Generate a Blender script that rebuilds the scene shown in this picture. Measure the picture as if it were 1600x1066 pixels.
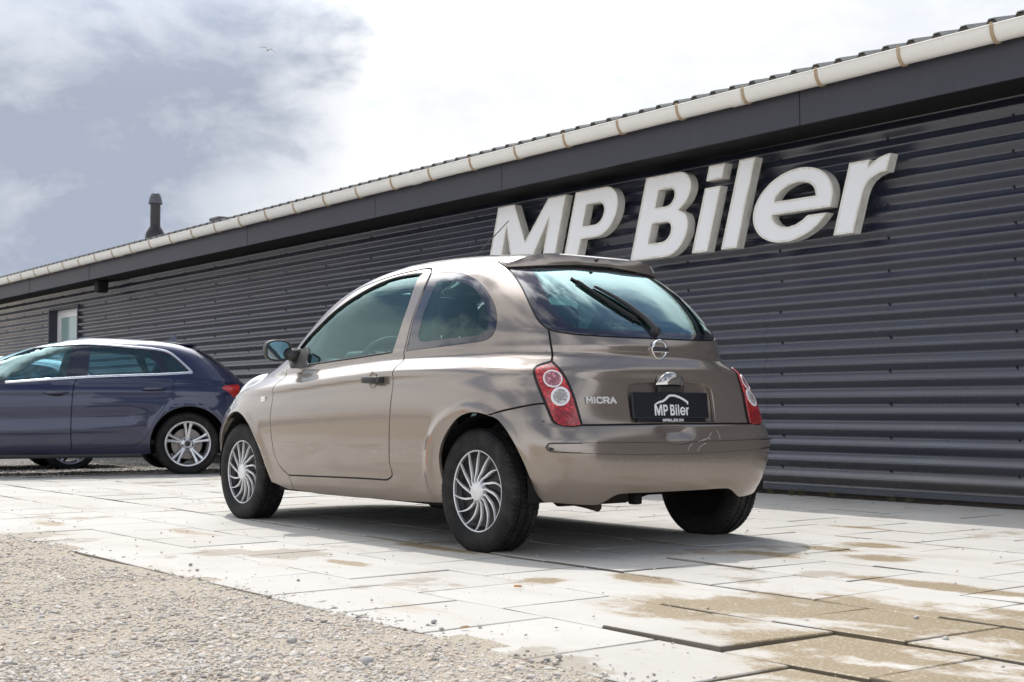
import bpy, bmesh, math, random
import numpy as np
from mathutils import Vector, Matrix, Euler
from mathutils import noise as mnoise
from mathutils.geometry import delaunay_2d_cdt
random.seed(7); RNG = np.random.default_rng(7)
R_ = math.radians
SC = bpy.context.scene
for o in list(bpy.data.objects): bpy.data.objects.remove(o)
COL = SC.collection

# ------------------------------------------------------------------ camera
F_PX = 2108.6; YAW = R_(37.676); PIT = R_(2.86); CAM_H = .666
F0 = np.array([-math.cos(YAW), math.sin(YAW), 0]); RT = np.array([math.sin(YAW), math.cos(YAW), 0]); UZ = np.array([0, 0, 1.])
FW = F0 * math.cos(PIT) + UZ * math.sin(PIT); UP = UZ * math.cos(PIT) - F0 * math.sin(PIT); CAM = np.array([0, 0, CAM_H])
cd = bpy.data.cameras.new('camera'); cam = bpy.data.objects.new('camera', cd); COL.objects.link(cam)
cam.matrix_world = Matrix(((RT[0], UP[0], -FW[0], 0), (RT[1], UP[1], -FW[1], 0), (RT[2], UP[2], -FW[2], CAM_H), (0, 0, 0, 1)))
cd.sensor_width = 36; cd.lens = F_PX / 1600 * 36; cd.clip_start = .05; cd.clip_end = 3000
cd.dof.use_dof = True; cd.dof.focus_distance = 5.9; cd.dof.aperture_fstop = 11
SC.camera = cam
def ray(px, py):
    d = FW + RT * (px - 800) / F_PX - UP * (py - 533) / F_PX
    return d / np.linalg.norm(d)
def ground_pt(px, py, z=0):
    d = ray(px, py); return CAM + d * (z - CAM_H) / d[2]

# ------------------------------------------------------------------ sun, sky, exposure
SUN_T = np.array([.68, -.22, -1.0]); SUN_T /= np.linalg.norm(SUN_T)         # direction the light travels
SUN_D = -SUN_T
sl = bpy.data.lights.new('sun', 'SUN'); so = bpy.data.objects.new('sun', sl); COL.objects.link(so)
sl.energy = 2.75; sl.angle = R_(.53); sl.color = (1, .955, .89)
so.rotation_euler = Vector(SUN_T).to_track_quat('-Z', 'Y').to_euler(); so.location = (-20, 12, 30)
wd = bpy.data.worlds.new('World'); SC.world = wd; wd.use_nodes = True
nt = wd.node_tree; nt.nodes.clear()
def wn(t, **k):
    n = nt.nodes.new(t)
    for a, b in k.items(): setattr(n, a, b)
    return n
def wmath(op, a, b=None, c=None, clamp=False):
    n = wn('ShaderNodeMath', operation=op); n.use_clamp = clamp
    for i, v in enumerate((a, b, c)):
        if v is None: continue
        if isinstance(v, (int, float)): n.inputs[i].default_value = v
        else: nt.links.new(v, n.inputs[i])
    return n.outputs[0]
def wvec(op, a, b=None):
    n = wn('ShaderNodeVectorMath', operation=op)
    for i, v in enumerate((a, b)):
        if v is None: continue
        if isinstance(v, (tuple, list)): n.inputs[i].default_value = v
        else: nt.links.new(v, n.inputs[i])
    return n
def wmix(fac, a, b):
    n = wn('ShaderNodeMix', data_type='RGBA'); n.clamp_factor = True
    for i, v in ((0, fac), (6, a), (7, b)):
        if isinstance(v, (int, float)): n.inputs[i].default_value = v
        elif isinstance(v, tuple): n.inputs[i].default_value = (*v, 1)
        else: nt.links.new(v, n.inputs[i])
    return n.outputs[2]
def wramp(v, a, b, smooth=True):
    n = wn('ShaderNodeMapRange', interpolation_type='SMOOTHSTEP' if smooth else 'LINEAR'); nt.links.new(v, n.inputs[0])
    n.inputs[1].default_value = a; n.inputs[2].default_value = b; return n.outputs[0]
sky = wn('ShaderNodeTexSky', sky_type='NISHITA', sun_disc=False)
sky.sun_elevation = math.asin(SUN_D[2]); sky.sun_rotation = math.atan2(SUN_D[0], SUN_D[1])
sky.air_density = 1.1; sky.dust_density = 1.6; sky.ozone_density = 1.2
geo = wn('ShaderNodeNewGeometry')
dirv = wvec('SCALE', geo.outputs['Incoming']); dirv.inputs['Scale'].default_value = -1; dv = dirv.outputs[0]
sep = wn('ShaderNodeSeparateXYZ'); nt.links.new(dv, sep.inputs[0])
zz = wmath('MAXIMUM', sep.outputs[2], 0.0)
den = wmath('ADD', zz, .22)
cmb = wn('ShaderNodeCombineXYZ')
nt.links.new(wmath('DIVIDE', sep.outputs[0], den), cmb.inputs[0]); nt.links.new(wmath('DIVIDE', sep.outputs[1], den), cmb.inputs[1])
dstretch = wvec('MULTIPLY', dv, (1.0, 1.0, 1.9))
def wnoise(scale, detail, rough, off, dist=0.0):
    m = wvec('ADD', dstretch.outputs[0], off)
    n = wn('ShaderNodeTexNoise'); nt.links.new(m.outputs[0], n.inputs['Vector'])
    n.inputs['Scale'].default_value = scale; n.inputs['Detail'].default_value = detail; n.inputs['Roughness'].default_value = rough
    n.inputs['Distortion'].default_value = dist
    return n.outputs['Fac']
n_big = wnoise(1.9, 8, .52, (3.1, 7.7, 0), .15)
n_mid = wnoise(4.6, 8, .54, (11.3, 2.4, 4.0), .15)
n_fine = wnoise(11., 7, .58, (1.3, 12.4, 9.0), .25)
sunw = wvec('DOT_PRODUCT', dv, tuple(SUN_D)).outputs['Value']
# cover: broken cloud everywhere; the cloud bank the picture looks at hangs over the building
vc = FW * 1.0; vc[2] = .18; vc /= np.linalg.norm(vc)
toward = wvec('DOT_PRODUCT', dv, tuple(vc)).outputs['Value']
bank = wramp(toward, .55, .93)
dens = wmath('ADD', wmath('ADD', wmath('MULTIPLY', n_big, .75), wmath('MULTIPLY', n_mid, .35)), wmath('MULTIPLY', bank, .22))
dens = wmath('ADD', dens, wmath('MULTIPLY', wramp(sunw, .80, .93), .085))
dens = wmath('ADD', dens, wmath('MULTIPLY', wramp(zz, .55, .15), .30))
cover = wramp(dens, .52, .66)
# the grey rain-heavy part of that bank
bd = ray(-20, 170)
near_b = wvec('DOT_PRODUCT', dv, tuple(bd)).outputs['Value']
gsh = wmath('ADD', wramp(near_b, .945, .999, False), wmath('MULTIPLY', wmath('SUBTRACT', n_mid, .5), 1.05))
gsh = wmath('ADD', gsh, wmath('MULTIPLY', wmath('SUBTRACT', n_fine, .5), .30))
grey = wmath('MULTIPLY', wramp(gsh, .38, .62), wramp(wmath('ADD', wmath('MULTIPLY', n_fine, .6), wmath('MULTIPLY', n_mid, .6)), .35, .85))
grey = wmath('ADD', wmath('MULTIPLY', grey, .85), wmath('MULTIPLY', wramp(gsh, .30, .75), .42))
lit = wramp(sunw, .2, .95)
texture_ = wmath('ADD', wmath('MULTIPLY', n_mid, .9), wmath('MULTIPLY', n_fine, .5))
c_white = wmix(wramp(texture_, .5, .85), (.60, .645, .72), (.90, .915, .93))
c_white = wmix(lit, c_white, wmix(wramp(texture_, .5, .85), (.80, .82, .85), (1.04, 1.04, 1.04)))
front = wramp(sunw, .35, -.35)                       # clouds lit from the front, away from the sun, are the brightest
c_white = wmix(front, c_white, wmix(wramp(texture_, .45, .85), (.82, .90, 1.04), (1.36, 1.40, 1.46)))
c_cloud = wmix(grey, c_white, (.345, .39, .48))
skyc = wvec('SCALE', sky.outputs[0]); skyc.inputs['Scale'].default_value = .10
glow = wmath('ADD', 1.0, wmath('MULTIPLY', wramp(sunw, .74, .98), 3.0))           # cloud near the sun shines through
cg = wvec('SCALE', c_cloud); nt.links.new(glow, cg.inputs['Scale'])
allc = wmix(cover, skyc.outputs[0], cg.outputs[0])
bgn = wn('ShaderNodeBackground'); bgn.inputs['Strength'].default_value = 1.0
nt.links.new(allc, bgn.inputs[0]); wo = wn('ShaderNodeOutputWorld'); nt.links.new(bgn.outputs[0], wo.inputs[0])
SC.view_settings.view_transform = 'Standard'; SC.view_settings.look = 'None'; SC.view_settings.gamma = 1
SC.view_settings.exposure = .27
SC.cycles.max_bounces = 10; SC.cycles.transparent_max_bounces = 16

# ------------------------------------------------------------------ helpers
def tag(o, label=None, cat=None, group=None, kind=None):
    if label: o['label'] = label
    if cat: o['category'] = cat
    if group: o['group'] = group
    if kind: o['kind'] = kind
    return o
def empty(name, loc=(0, 0, 0), rz=0):
    o = bpy.data.objects.new(name, None); COL.objects.link(o); o.location = loc; o.rotation_euler = (0, 0, rz); o.empty_display_size = .1
    return o
def mesh_obj(name, verts, faces, mat=None, parent=None, smooth=False, normals=None):
    me = bpy.data.meshes.new(name)
    me.from_pydata([tuple(map(float, v)) for v in verts], [], [tuple(f) for f in faces]); me.update()
    if mat: me.materials.append(mat)
    if smooth or normals is not None: me.polygons.foreach_set('use_smooth', [True] * len(me.polygons))
    if normals is not None: me.normals_split_custom_set_from_vertices([tuple(n) for n in normals])
    o = bpy.data.objects.new(name, me); COL.objects.link(o)
    if parent: o.parent = parent
    return o
def bm_obj(name, bm, mat=None, parent=None, smooth=False, sharp=None):
    me = bpy.data.meshes.new(name); bm.to_mesh(me); bm.free()
    if mat: me.materials.append(mat)
    if smooth:
        me.polygons.foreach_set('use_smooth', [True] * len(me.polygons))
        if sharp: me.set_sharp_from_angle(angle=R_(sharp))
    o = bpy.data.objects.new(name, me); COL.objects.link(o)
    if parent: o.parent = parent
    return o
def add_box(bm, c, s, rot=None):
    m = Matrix.Translation(c) @ (rot.to_4x4() if rot else Matrix.Identity(4)) @ Matrix.Diagonal((*s, 1))
    return bmesh.ops.create_cube(bm, size=1, matrix=m)['verts']
def box(name, lo, hi, mat, parent=None, bevel=0):
    bm = bmesh.new(); add_box(bm, [(a + b) / 2 for a, b in zip(lo, hi)], [b - a for a, b in zip(lo, hi)])
    if bevel: bmesh.ops.bevel(bm, geom=bm.edges[:], offset=bevel, segments=2, affect='EDGES', profile=.6)
    return bm_obj(name, bm, mat, parent)
def tube(bm, pts, r, n=8, close=False):
    pts = [Vector(p) for p in pts]; rings = []; rr = r if isinstance(r, (list, tuple)) else [r] * len(pts)
    ref = None
    for i, p in enumerate(pts):
        t = (pts[min(i + 1, len(pts) - 1)] - pts[max(i - 1, 0)]).normalized()
        if ref is None: ref = Vector((0, 0, 1)) if abs(t.z) < .9 else Vector((1, 0, 0))
        a = t.cross(ref).normalized(); b = t.cross(a).normalized(); ref = -b if False else ref
        rings.append([bm.verts.new(p + (a * math.cos(q) + b * math.sin(q)) * rr[i]) for q in [2 * math.pi * k / n for k in range(n)]])
    for A, B in zip(rings[:-1], rings[1:]):
        for k in range(n): bm.faces.new((A[k], A[(k + 1) % n], B[(k + 1) % n], B[k]))
    bm.faces.new(rings[0][::-1]); bm.faces.new(rings[-1])
def lathe(profile, n=48, axis='Y', close=True):
    """profile: list of (a, r); a along axis. returns verts, faces"""
    V = []; Fc = []
    for k in range(n):
        q = 2 * math.pi * k / n
        for a, r in profile:
            if axis == 'Y': V.append((r * math.cos(q), a, r * math.sin(q)))
            else: V.append((r * math.cos(q), r * math.sin(q), a))
    m = len(profile)
    for k in range(n):
        k2 = (k + 1) % n
        for i in range(m - 1):
            f = (k * m + i, k * m + i + 1, k2 * m + i + 1, k2 * m + i)
            Fc.append(f if axis == 'Z' else f[::-1])
    return V, Fc
def catmull(P, n=6):
    P = np.array(P, float); out = []
    for i in range(len(P) - 1):
        p0 = P[max(i - 1, 0)]; p1 = P[i]; p2 = P[i + 1]; p3 = P[min(i + 2, len(P) - 1)]
        for t in np.linspace(0, 1, n, endpoint=False):
            out.append(.5 * (2 * p1 + (p2 - p0) * t + (2 * p0 - 5 * p1 + 4 * p2 - p3) * t * t + (3 * p1 - p0 - 3 * p2 + p3) * t ** 3))
    out.append(P[-1]); return np.array(out)
def resample(P, h, closed=True):
    P = np.array(P, float); Q = np.concatenate([P, P[:1]]) if closed else P
    out = []
    for a, b in zip(Q[:-1], Q[1:]):
        d = np.linalg.norm(b - a); m = max(1, int(math.ceil(d / h)))
        for k in range(m): out.append(a + (b - a) * k / m)
    if not closed: out.append(Q[-1])
    out = np.array(out); keep = [0]
    for i in range(1, len(out)):
        if np.linalg.norm(out[i] - out[keep[-1]]) > h * .12: keep.append(i)
    if closed and np.linalg.norm(out[keep[-1]] - out[0]) < h * .12 and len(keep) > 3: keep.pop()
    return out[keep]
def area2(P): x, y = P[:, 0], P[:, 1]; return .5 * np.sum(x * np.roll(y, -1) - np.roll(x, -1) * y)
def inside_poly(Q, P):
    x, y = Q[:, 0][:, None], Q[:, 1][:, None]; x0, y0 = P[:, 0][None], P[:, 1][None]; x1, y1 = np.roll(P[:, 0], -1)[None], np.roll(P[:, 1], -1)[None]
    with np.errstate(divide='ignore', invalid='ignore'):
        c = ((y0 > y) != (y1 > y)) & (x < (x1 - x0) * (y - y0) / (y1 - y0) + x0)
    return (c.sum(1) % 2) == 1
def inset_poly(P, d):
    """moves a polygon inwards by d (d<0: outwards)"""
    s = np.sign(area2(P)); e1 = P - np.roll(P, 1, 0); e2 = np.roll(P, -1, 0) - P
    n1 = np.stack([-e1[:, 1], e1[:, 0]], 1) * s; n2 = np.stack([-e2[:, 1], e2[:, 0]], 1) * s
    n1 /= np.linalg.norm(n1, axis=1)[:, None] + 1e-12; n2 /= np.linalg.norm(n2, axis=1)[:, None] + 1e-12
    n = n1 + n2; l = np.linalg.norm(n, axis=1)[:, None]; n = n / np.maximum(l, .35); n /= np.maximum(np.linalg.norm(n, axis=1)[:, None], .6)
    return P + n * d
def cdt_fill(outer, holes, h):
    loops = [outer] + list(holes); V = [tuple(p) for L in loops for p in L]; E = []; b = 0
    for L in loops:
        E += [(b + i, b + (i + 1) % len(L)) for i in range(len(L))]; b += len(L)
    lo = outer.min(0); hi = outer.max(0)
    gx = np.arange(lo[0] + h * .5, hi[0], h); gy = np.arange(lo[1] + h * .45, hi[1], h * .87)
    G = np.array([(x + (h * .5 if j % 2 else 0), y) for j, y in enumerate(gy) for x in gx]).reshape(-1, 2)
    if len(G):
        m = inside_poly(G, outer)
        for H in holes: m &= ~inside_poly(G, H)
        G = G[m]; B = np.array(V)
        if len(G):
            md = np.min(((G[:, None, :] - B[None]) ** 2).sum(-1), 1); G = G[md > (h * .45) ** 2]
    allp = [Vector(p) for p in V] + [Vector(p) for p in G]
    ov, oe, of, a, b_, c = delaunay_2d_cdt(allp, E, [], 0, 1e-7)
    P = np.array([tuple(v) for v in ov]); T = np.array([f for f in of if len(f) == 3])
    cen = P[T].mean(1); m = inside_poly(cen, outer)
    for H in holes: m &= ~inside_poly(cen, H)
    T = T[m]
    d1 = P[T[:, 1]] - P[T[:, 0]]; d2 = P[T[:, 2]] - P[T[:, 0]]; cr = d1[:, 0] * d2[:, 1] - d1[:, 1] * d2[:, 0]
    T = T[np.abs(cr) > 1e-10]; cr = cr[np.abs(cr) > 1e-10]
    T[cr < 0] = T[cr < 0][:, ::-1]
    return P, T

# ------------------------------------------------------------------ materials
def mat(name, base=(.5, .5, .5), rough=.5, metal=0., spec=.5, coat=0., coat_r=.03, ior=1.5):
    m = bpy.data.materials.new(name); m.use_nodes = True; b = m.node_tree.nodes['Principled BSDF']
    b.inputs['Base Color'].default_value = (*base, 1); b.inputs['Roughness'].default_value = rough; b.inputs['Metallic'].default_value = metal
    b.inputs['Specular IOR Level'].default_value = spec; b.inputs['Coat Weight'].default_value = coat; b.inputs['Coat Roughness'].default_value = coat_r
    b.inputs['IOR'].default_value = ior
    return m
class NT:
    def __init__(s, m): s.m = m; s.t = m.node_tree; s.b = s.t.nodes['Principled BSDF']
    def n(s, ty, **k):
        n = s.t.nodes.new(ty)
        for a, b in k.items(): setattr(n, a, b)
        return n
    def link(s, a, b): s.t.links.new(a, b)
    def set(s, inp, v):
        if isinstance(v, (int, float)): inp.default_value = v
        elif isinstance(v, tuple): inp.default_value = (*v, 1) if len(v) == 3 and inp.type == 'RGBA' else v
        else: s.link(v, inp)
    def coord(s, kind='Object'): return s.n('ShaderNodeTexCoord').outputs[kind]
    def pos(s): return s.n('ShaderNodeNewGeometry').outputs['Position']
    def noise(s, vec, scale, detail=5, rough=.55, dist=0, out='Fac'):
        n = s.n('ShaderNodeTexNoise'); s.link(vec, n.inputs['Vector']); n.inputs['Scale'].default_value = scale; n.inputs['Detail'].default_value = detail
        n.inputs['Roughness'].default_value = rough; n.inputs['Distortion'].default_value = dist; return n.outputs[out]
    def voro(s, vec, scale, out='Distance', feature='F1'):
        n = s.n('ShaderNodeTexVoronoi', feature=feature); s.link(vec, n.inputs['Vector']); n.inputs['Scale'].default_value = scale; return n.outputs[out]
    def ramp(s, v, a, b, lo=0., hi=1., smooth=True):
        n = s.n('ShaderNodeMapRange', interpolation_type='SMOOTHSTEP' if smooth else 'LINEAR'); s.set(n.inputs[0], v)
        n.inputs[1].default_value = a; n.inputs[2].default_value = b; n.inputs[3].default_value = lo; n.inputs[4].default_value = hi; return n.outputs[0]
    def math(s, op, a, b=None, clamp=False):
        n = s.n('ShaderNodeMath', operation=op); n.use_clamp = clamp; s.set(n.inputs[0], a)
        if b is not None: s.set(n.inputs[1], b)
        return n.outputs[0]
    def mix(s, f, a, b, blend='MIX'):
        n = s.n('ShaderNodeMix', data_type='RGBA', blend_type=blend); n.clamp_factor = True
        s.set(n.inputs[0], f); s.set(n.inputs[6], a); s.set(n.inputs[7], b); return n.outputs[2]
    def sepx(s, v): n = s.n('ShaderNodeSeparateXYZ'); s.link(v, n.inputs[0]); return n.outputs
    def scale(s, v, sc):
        n = s.n('ShaderNodeMapping'); s.link(v, n.inputs[0]); n.inputs['Scale'].default_value = sc; return n.outputs[0]
    def bump(s, h, strength=.3, dist=.01, prev=None):
        n = s.n('ShaderNodeBump'); n.inputs['Strength'].default_value = strength; n.inputs['Distance'].default_value = dist; s.link(h, n.inputs['Height'])
        if prev: s.link(prev, n.inputs['Normal'])
        return n.outputs[0]
    def color(s, v): s.set(s.b.inputs['Base Color'], v)
    def rough(s, v): s.set(s.b.inputs['Roughness'], v)
    def normal(s, v): s.link(v, s.b.inputs['Normal'])
M = {}
# --- concrete slabs with sand, splashes and wet patches
def stain_fields(n, p):
    """wet sandy patches in the hollow in front, traces of sand along the joints and tyre tracks (world position)"""
    x, y, z = n.sepx(p)
    def blob(cx, cy, rx, ry):
        a = n.math('DIVIDE', n.math('SUBTRACT', x, cx), rx); b = n.math('DIVIDE', n.math('SUBTRACT', y, cy), ry)
        return n.math('SUBTRACT', 1.0, n.math('ADD', n.math('MULTIPLY', a, a), n.math('MULTIPLY', b, b)))
    blobs = [(-2.75, 3.62, .62, .33), (-2.05, 3.75, .70, .42), (-2.45, 3.05, .42, .30), (-3.22, 3.30, .34, .30), (-1.35, 3.95, .6, .45), (-2.1, 2.75, .40, .26), (-1.6, 3.2, .5, .3)]
    for px, py, rx, ry in ((1372, 872, .16, .09), (1362, 852, .16, .07), (1340, 824, .2, .05), (1292, 858, .16, .06), (1195, 866, .2, .07), (842, 908, .10, .08), (300, 832, .22, .05), (70, 818, .20, .06), (540, 880, .16, .04), (1480, 917, .4, .07), (1010, 905, .2, .06), (690, 858, .3, .05)):
        q = ground_pt(px, py); blobs.append((q[0], q[1], rx * 1.1, ry * 1.4))
    f = None
    for b in blobs:
        q = n.math('MAXIMUM', blob(*b), -1.2)
        f = q if f is None else n.math('MAXIMUM', f, q)
    return f, x, y
m = mat('concrete_slab', (.55, .53, .5), .86, spec=.35); n = NT(m); p = n.pos()
oi = n.n('ShaderNodeObjectInfo').outputs['Random']
base = n.mix(n.noise(p, 2.3, 6, .65), (.425, .412, .388), (.525, .51, .485))
base = n.mix(n.math('MULTIPLY', n.ramp(oi, 0, 1), .55), base, (.41, .397, .375))
base = n.mix(n.math('MULTIPLY', n.ramp(n.noise(n.scale(p, (.6, 1.2, 1)), 1.1, 7, .66, .6), .42, .68), .55), base, (.36, .34, .305))                # grey weathering
base = n.mix(n.ramp(n.noise(p, 160, 3), .62, .75), base, (.30, .285, .26))                      # pores
base = n.mix(n.ramp(n.noise(p, 34, 5, .7), .60, .78), base, (.40, .365, .315))                   # fine dirt
ps = n.scale(p, (.9, 2.6, 1))
base = n.mix(n.math('MULTIPLY', n.ramp(n.noise(ps, 1.3, 7, .66, .5), .56, .70), .75), base, (.385, .335, .27))   # sand drifts
f, x, y = stain_fields(n, p)
edge = n.math('ADD', n.math('MULTIPLY', f, .9), n.math('MULTIPLY', n.math('SUBTRACT', n.noise(n.scale(p, (1, 1.5, 1)), 4.2, 8, .62), .52), 4.2))
edge = n.math('ADD', edge, n.math('MULTIPLY', n.math('SUBTRACT', n.noise(p, 48, 4, .7), .5), .9)); wet = n.ramp(edge, -.10, .42); damp = n.ramp(edge, -.65, .05)
# small splashes further off (tyre marks)
spl = n.math('ADD', n.noise(n.scale(p, (1.3, 1.3, 1)), 1.15, 2), n.math('MULTIPLY', n.noise(p, 7.5, 6, .7), .45))
spl = n.ramp(spl, .845, .90)
spk = n.ramp(n.noise(p, 95, 3, .6), .55, .66)
damp = n.math('MULTIPLY', damp, n.ramp(n.noise(p, 26, 5, .7), .34, .56))
base = n.mix(n.math('MULTIPLY', damp, .55), base, (.34, .285, .21))
base = n.mix(n.math('MULTIPLY', spl, .62), base, (.24, .20, .145))
sand = n.mix(n.math('MULTIPLY', spk, .55), (.205, .152, .082), (.58, .51, .40))
base = n.mix(n.math('MULTIPLY', wet, .93), base, sand)
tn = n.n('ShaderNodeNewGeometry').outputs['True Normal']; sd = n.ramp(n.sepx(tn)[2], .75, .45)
base = n.mix(n.math('MULTIPLY', sd, .88), base, n.mix(n.noise(p, 30, 5, .7), (.085, .070, .050), (.20, .17, .125)))       # earth clinging to the slabs' sides, their shade also put into this brown
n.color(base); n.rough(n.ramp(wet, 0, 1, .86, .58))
hgt = n.math('ADD', n.math('MULTIPLY', n.noise(p, 120, 4), .6), n.math('MULTIPLY', n.noise(p, 14, 5), .8))
n.normal(n.bump(hgt, .22, .006)); M['slab'] = m
m = mat('joint_sand', (.33, .29, .23), .95, spec=.2); n = NT(m); p = n.pos()
n.color(n.mix(n.noise(p, 60, 5, .7), (.16, .13, .10), (.40, .35, .28))); n.normal(n.bump(n.noise(p, 90, 4), .6, .01)); M['sand'] = m
# --- gravel bed
m = mat('gravel_bed', (.4, .37, .33), .95, spec=.2); n = NT(m); p = n.pos()
c = n.mix(n.noise(p, 6, 6, .6), (.45, .39, .315), (.56, .50, .415))
v = n.n('ShaderNodeTexVoronoi'); n.link(p, v.inputs['Vector']); v.inputs['Scale'].default_value = 75
c = n.mix(n.ramp(n.noise(p, 40, 4, .7), .45, .65), c, n.mix(.5, v.outputs['Color'], (.45, .42, .38)))
c = n.mix(.82, c, n.mix(n.noise(p, 22, 5, .65), (.42, .36, .285), (.58, .515, .43)))
n.color(c); n.normal(n.bump(n.math('ADD', n.noise(p, 55, 6, .7), n.math('MULTIPLY', v.outputs['Distance'], -.8)), .9, .02)); M['gravel'] = m
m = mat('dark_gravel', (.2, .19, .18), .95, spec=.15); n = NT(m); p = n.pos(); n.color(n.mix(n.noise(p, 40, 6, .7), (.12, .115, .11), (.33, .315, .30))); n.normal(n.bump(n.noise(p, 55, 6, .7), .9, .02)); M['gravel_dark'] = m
m = mat('pebble', (.4, .38, .36), .8, spec=.35); n = NT(m); r = n.n('ShaderNodeObjectInfo').outputs['Random']
cr = n.n('ShaderNodeValToRGB'); n.link(r, cr.inputs[0]); el = cr.color_ramp.elements
el[0].position = 0; el[0].color = (.55, .50, .44, 1); el[1].position = 1; el[1].color = (.50, .44, .36, 1)
for q, c in ((.16, (.52, .47, .40)), (.30, (.43, .42, .41)), (.42, (.66, .62, .56)), (.55, (.38, .375, .38)), (.63, (.58, .50, .41)), (.74, (.46, .35, .27)), (.80, (.68, .65, .62)), (.90, (.20, .20, .215)), (.94, (.55, .52, .49))):
    e = el.new(q); e.color = (*c, 1)
pc = n.coord('Object'); n.color(n.mix(n.math('MULTIPLY', n.noise(pc, 3, 4), .5), cr.outputs[0], (.49, .43, .355))); n.normal(n.bump(n.noise(pc, 5, 5), .3, .1)); M['pebble'] = m
# --- building
m = mat('dark_sheet', (.035, .037, .046), .34, spec=1.0, ior=1.55); n = NT(m); p = n.pos()
c = n.mix(n.noise(n.scale(p, (.25, 1, 1.2)), 2.2, 5, .6), (.021, .024, .042), (.029, .033, .054))
pz = n.scale(p, (26, 1, 1.5)); c = n.mix(n.math('MULTIPLY', n.ramp(n.noise(pz, 1.2, 4, .6), .55, .8), .10), c, (.12, .12, .12))    # rain streaks
c = n.mix(n.math('MULTIPLY', n.ramp(n.noise(p, 5, 4, .6), .66, .8), .18), c, (.15, .13, .11))
c = n.mix(n.ramp(n.sepx(p)[2], .34, .02), c, n.mix(n.noise(p, 15, 5), (.05, .05, .055), (.15, .13, .11)))   # splash dirt near the ground
n.color(c); n.rough(n.ramp(n.noise(p, 1.2, 3, .5), .3, .7, .25, .31)); M['sheet'] = m
m = mat('fascia', (.075, .072, .088), .55, spec=.4); n = NT(m); p = n.pos()
c = n.mix(n.noise(p, 1.7, 4), (.040, .040, .056), (.054, .054, .072)); c = n.mix(n.math('MULTIPLY', n.ramp(n.noise(n.scale(p, (20, 1, .8)), 2, 5, .7), .58, .8), .35), c, (.14, .135, .14)); n.color(c)
n.normal(n.bump(n.noise(p, 30, 3), .06, .01)); M['fascia'] = m
m = mat('gutter_white', (.72, .70, .65), .42, spec=.5); n = NT(m); p = n.pos()
c = n.mix(n.noise(p, 3, 4), (.80, .785, .74), (.87, .86, .82)); c = n.mix(n.math('MULTIPLY', n.ramp(n.noise(n.scale(p, (6, 1, 1)), 4, 6, .7), .6, .75), .5), c, (.46, .41, .33)); n.color(c); M['gutter'] = m
m = mat('rusty_bracket', (.42, .32, .2), .7); n = NT(m); p = n.pos(); n.color(n.mix(n.noise(p, 14, 5, .7), (.56, .48, .36), (.30, .16, .06))); M['bracket'] = m
m = mat('fibre_cement', (.22, .215, .21), .9); n = NT(m); p = n.pos(); n.color(n.mix(n.noise(p, 9, 6, .65), (.14, .14, .135), (.30, .295, .285))); M['roofing'] = m
M['black'] = mat('matt_black', (.012, .012, .013), .75, spec=.3)
M['dark_pipe'] = mat('dark_pipe', (.022, .018, .021), .45)
M['cowl'] = mat('pipe_cowl', (.085, .085, .10), .5)
m = mat('letter_face', (.70, .71, .73), .38, spec=.5); n = NT(m); p = n.pos(); n.color(n.mix(n.noise(p, 2.5, 5), (.80, .81, .84), (.87, .875, .89))); M['letter_face'] = m
m = mat('letter_side', (.70, .68, .63), .5); n = NT(m); p = n.pos(); n.color(n.mix(n.ramp(n.noise(n.scale(p, (4, 4, 1)), 5, 5, .7), .4, .75), (.78, .76, .71), (.60, .56, .49))); M['letter_side'] = m
M['pvc'] = mat('white_frame', (.75, .75, .76), .35)
m = mat('frosted_pane', (.30, .42, .41), .12, spec=.7); M['pane'] = m
m = mat('plinth', (.05, .045, .04), .95); n = NT(m); p = n.pos(); n.color(n.mix(n.noise(p, 25, 5, .7), (.018, .016, .015), (.10, .085, .07))); M['plinth'] = m
M['stone'] = mat('grey_stone', (.24, .235, .24), .85); n = NT(M['stone']); n.color(n.mix(n.noise(n.coord('Object'), 60, 4), (.26, .255, .25), (.46, .44, .42)))
M['steel'] = mat('flashing', (.10, .105, .125), .3, metal=.3)
# ------------------------------------------------------------------ ground
YW = 8.094                                         # face of the long wall
PAV_X0, PAV_X1, PAV_Y0, PAV_Y1 = -13.2, 14.0, 2.20, YW - .06
def grid(name, x0, x1, y0, y1, nx, ny, zf, material, kind='structure', parent=None):
    xs = np.linspace(x0, x1, nx); ys = np.linspace(y0, y1, ny)
    V = [(x, y, zf(x, y)) for y in ys for x in xs]; Fc = [(j * nx + i, j * nx + i + 1, (j + 1) * nx + i + 1, (j + 1) * nx + i) for j in range(ny - 1) for i in range(nx - 1)]
    o = mesh_obj(name, V, Fc, material, parent, smooth=True)
    if kind: tag(o, kind=kind)
    return o
def gz(x, y):
    """the gravel yard: uneven, a touch above the slabs where it spills over them, falling away past the slabs' far end"""
    h = .010 * mnoise.noise((x * .9, y * .9, 0)) + .012 * mnoise.noise((x * 2.7, y * 2.7, 3))
    far = min(1, max(0, (-13.6 - x) / 3)); return h - .004 - .075 * far + (.012 if x > -13.3 and y < 2.2 else 0) * min(1, (2.2 - y) / .35)
o = grid('ground', -260, 240, -260, 240, 60, 60, lambda x, y: -.16, M['gravel'])
tag(o, 'wide sandy gravel ground of the yard', 'ground')
o = grid('gravel_yard', -14.0, 16.0, -12.0, 2.34, 260, 124, gz, M['gravel'])
tag(o, 'sandy gravel yard beside the concrete paving', 'gravel')
o = grid('gravel_strip', -34.0, -13.1, -7.0, YW + .1, 150, 110, gz, M['gravel_dark']); tag(o, 'dark gravel strip under the parked cars', 'gravel')
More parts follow.
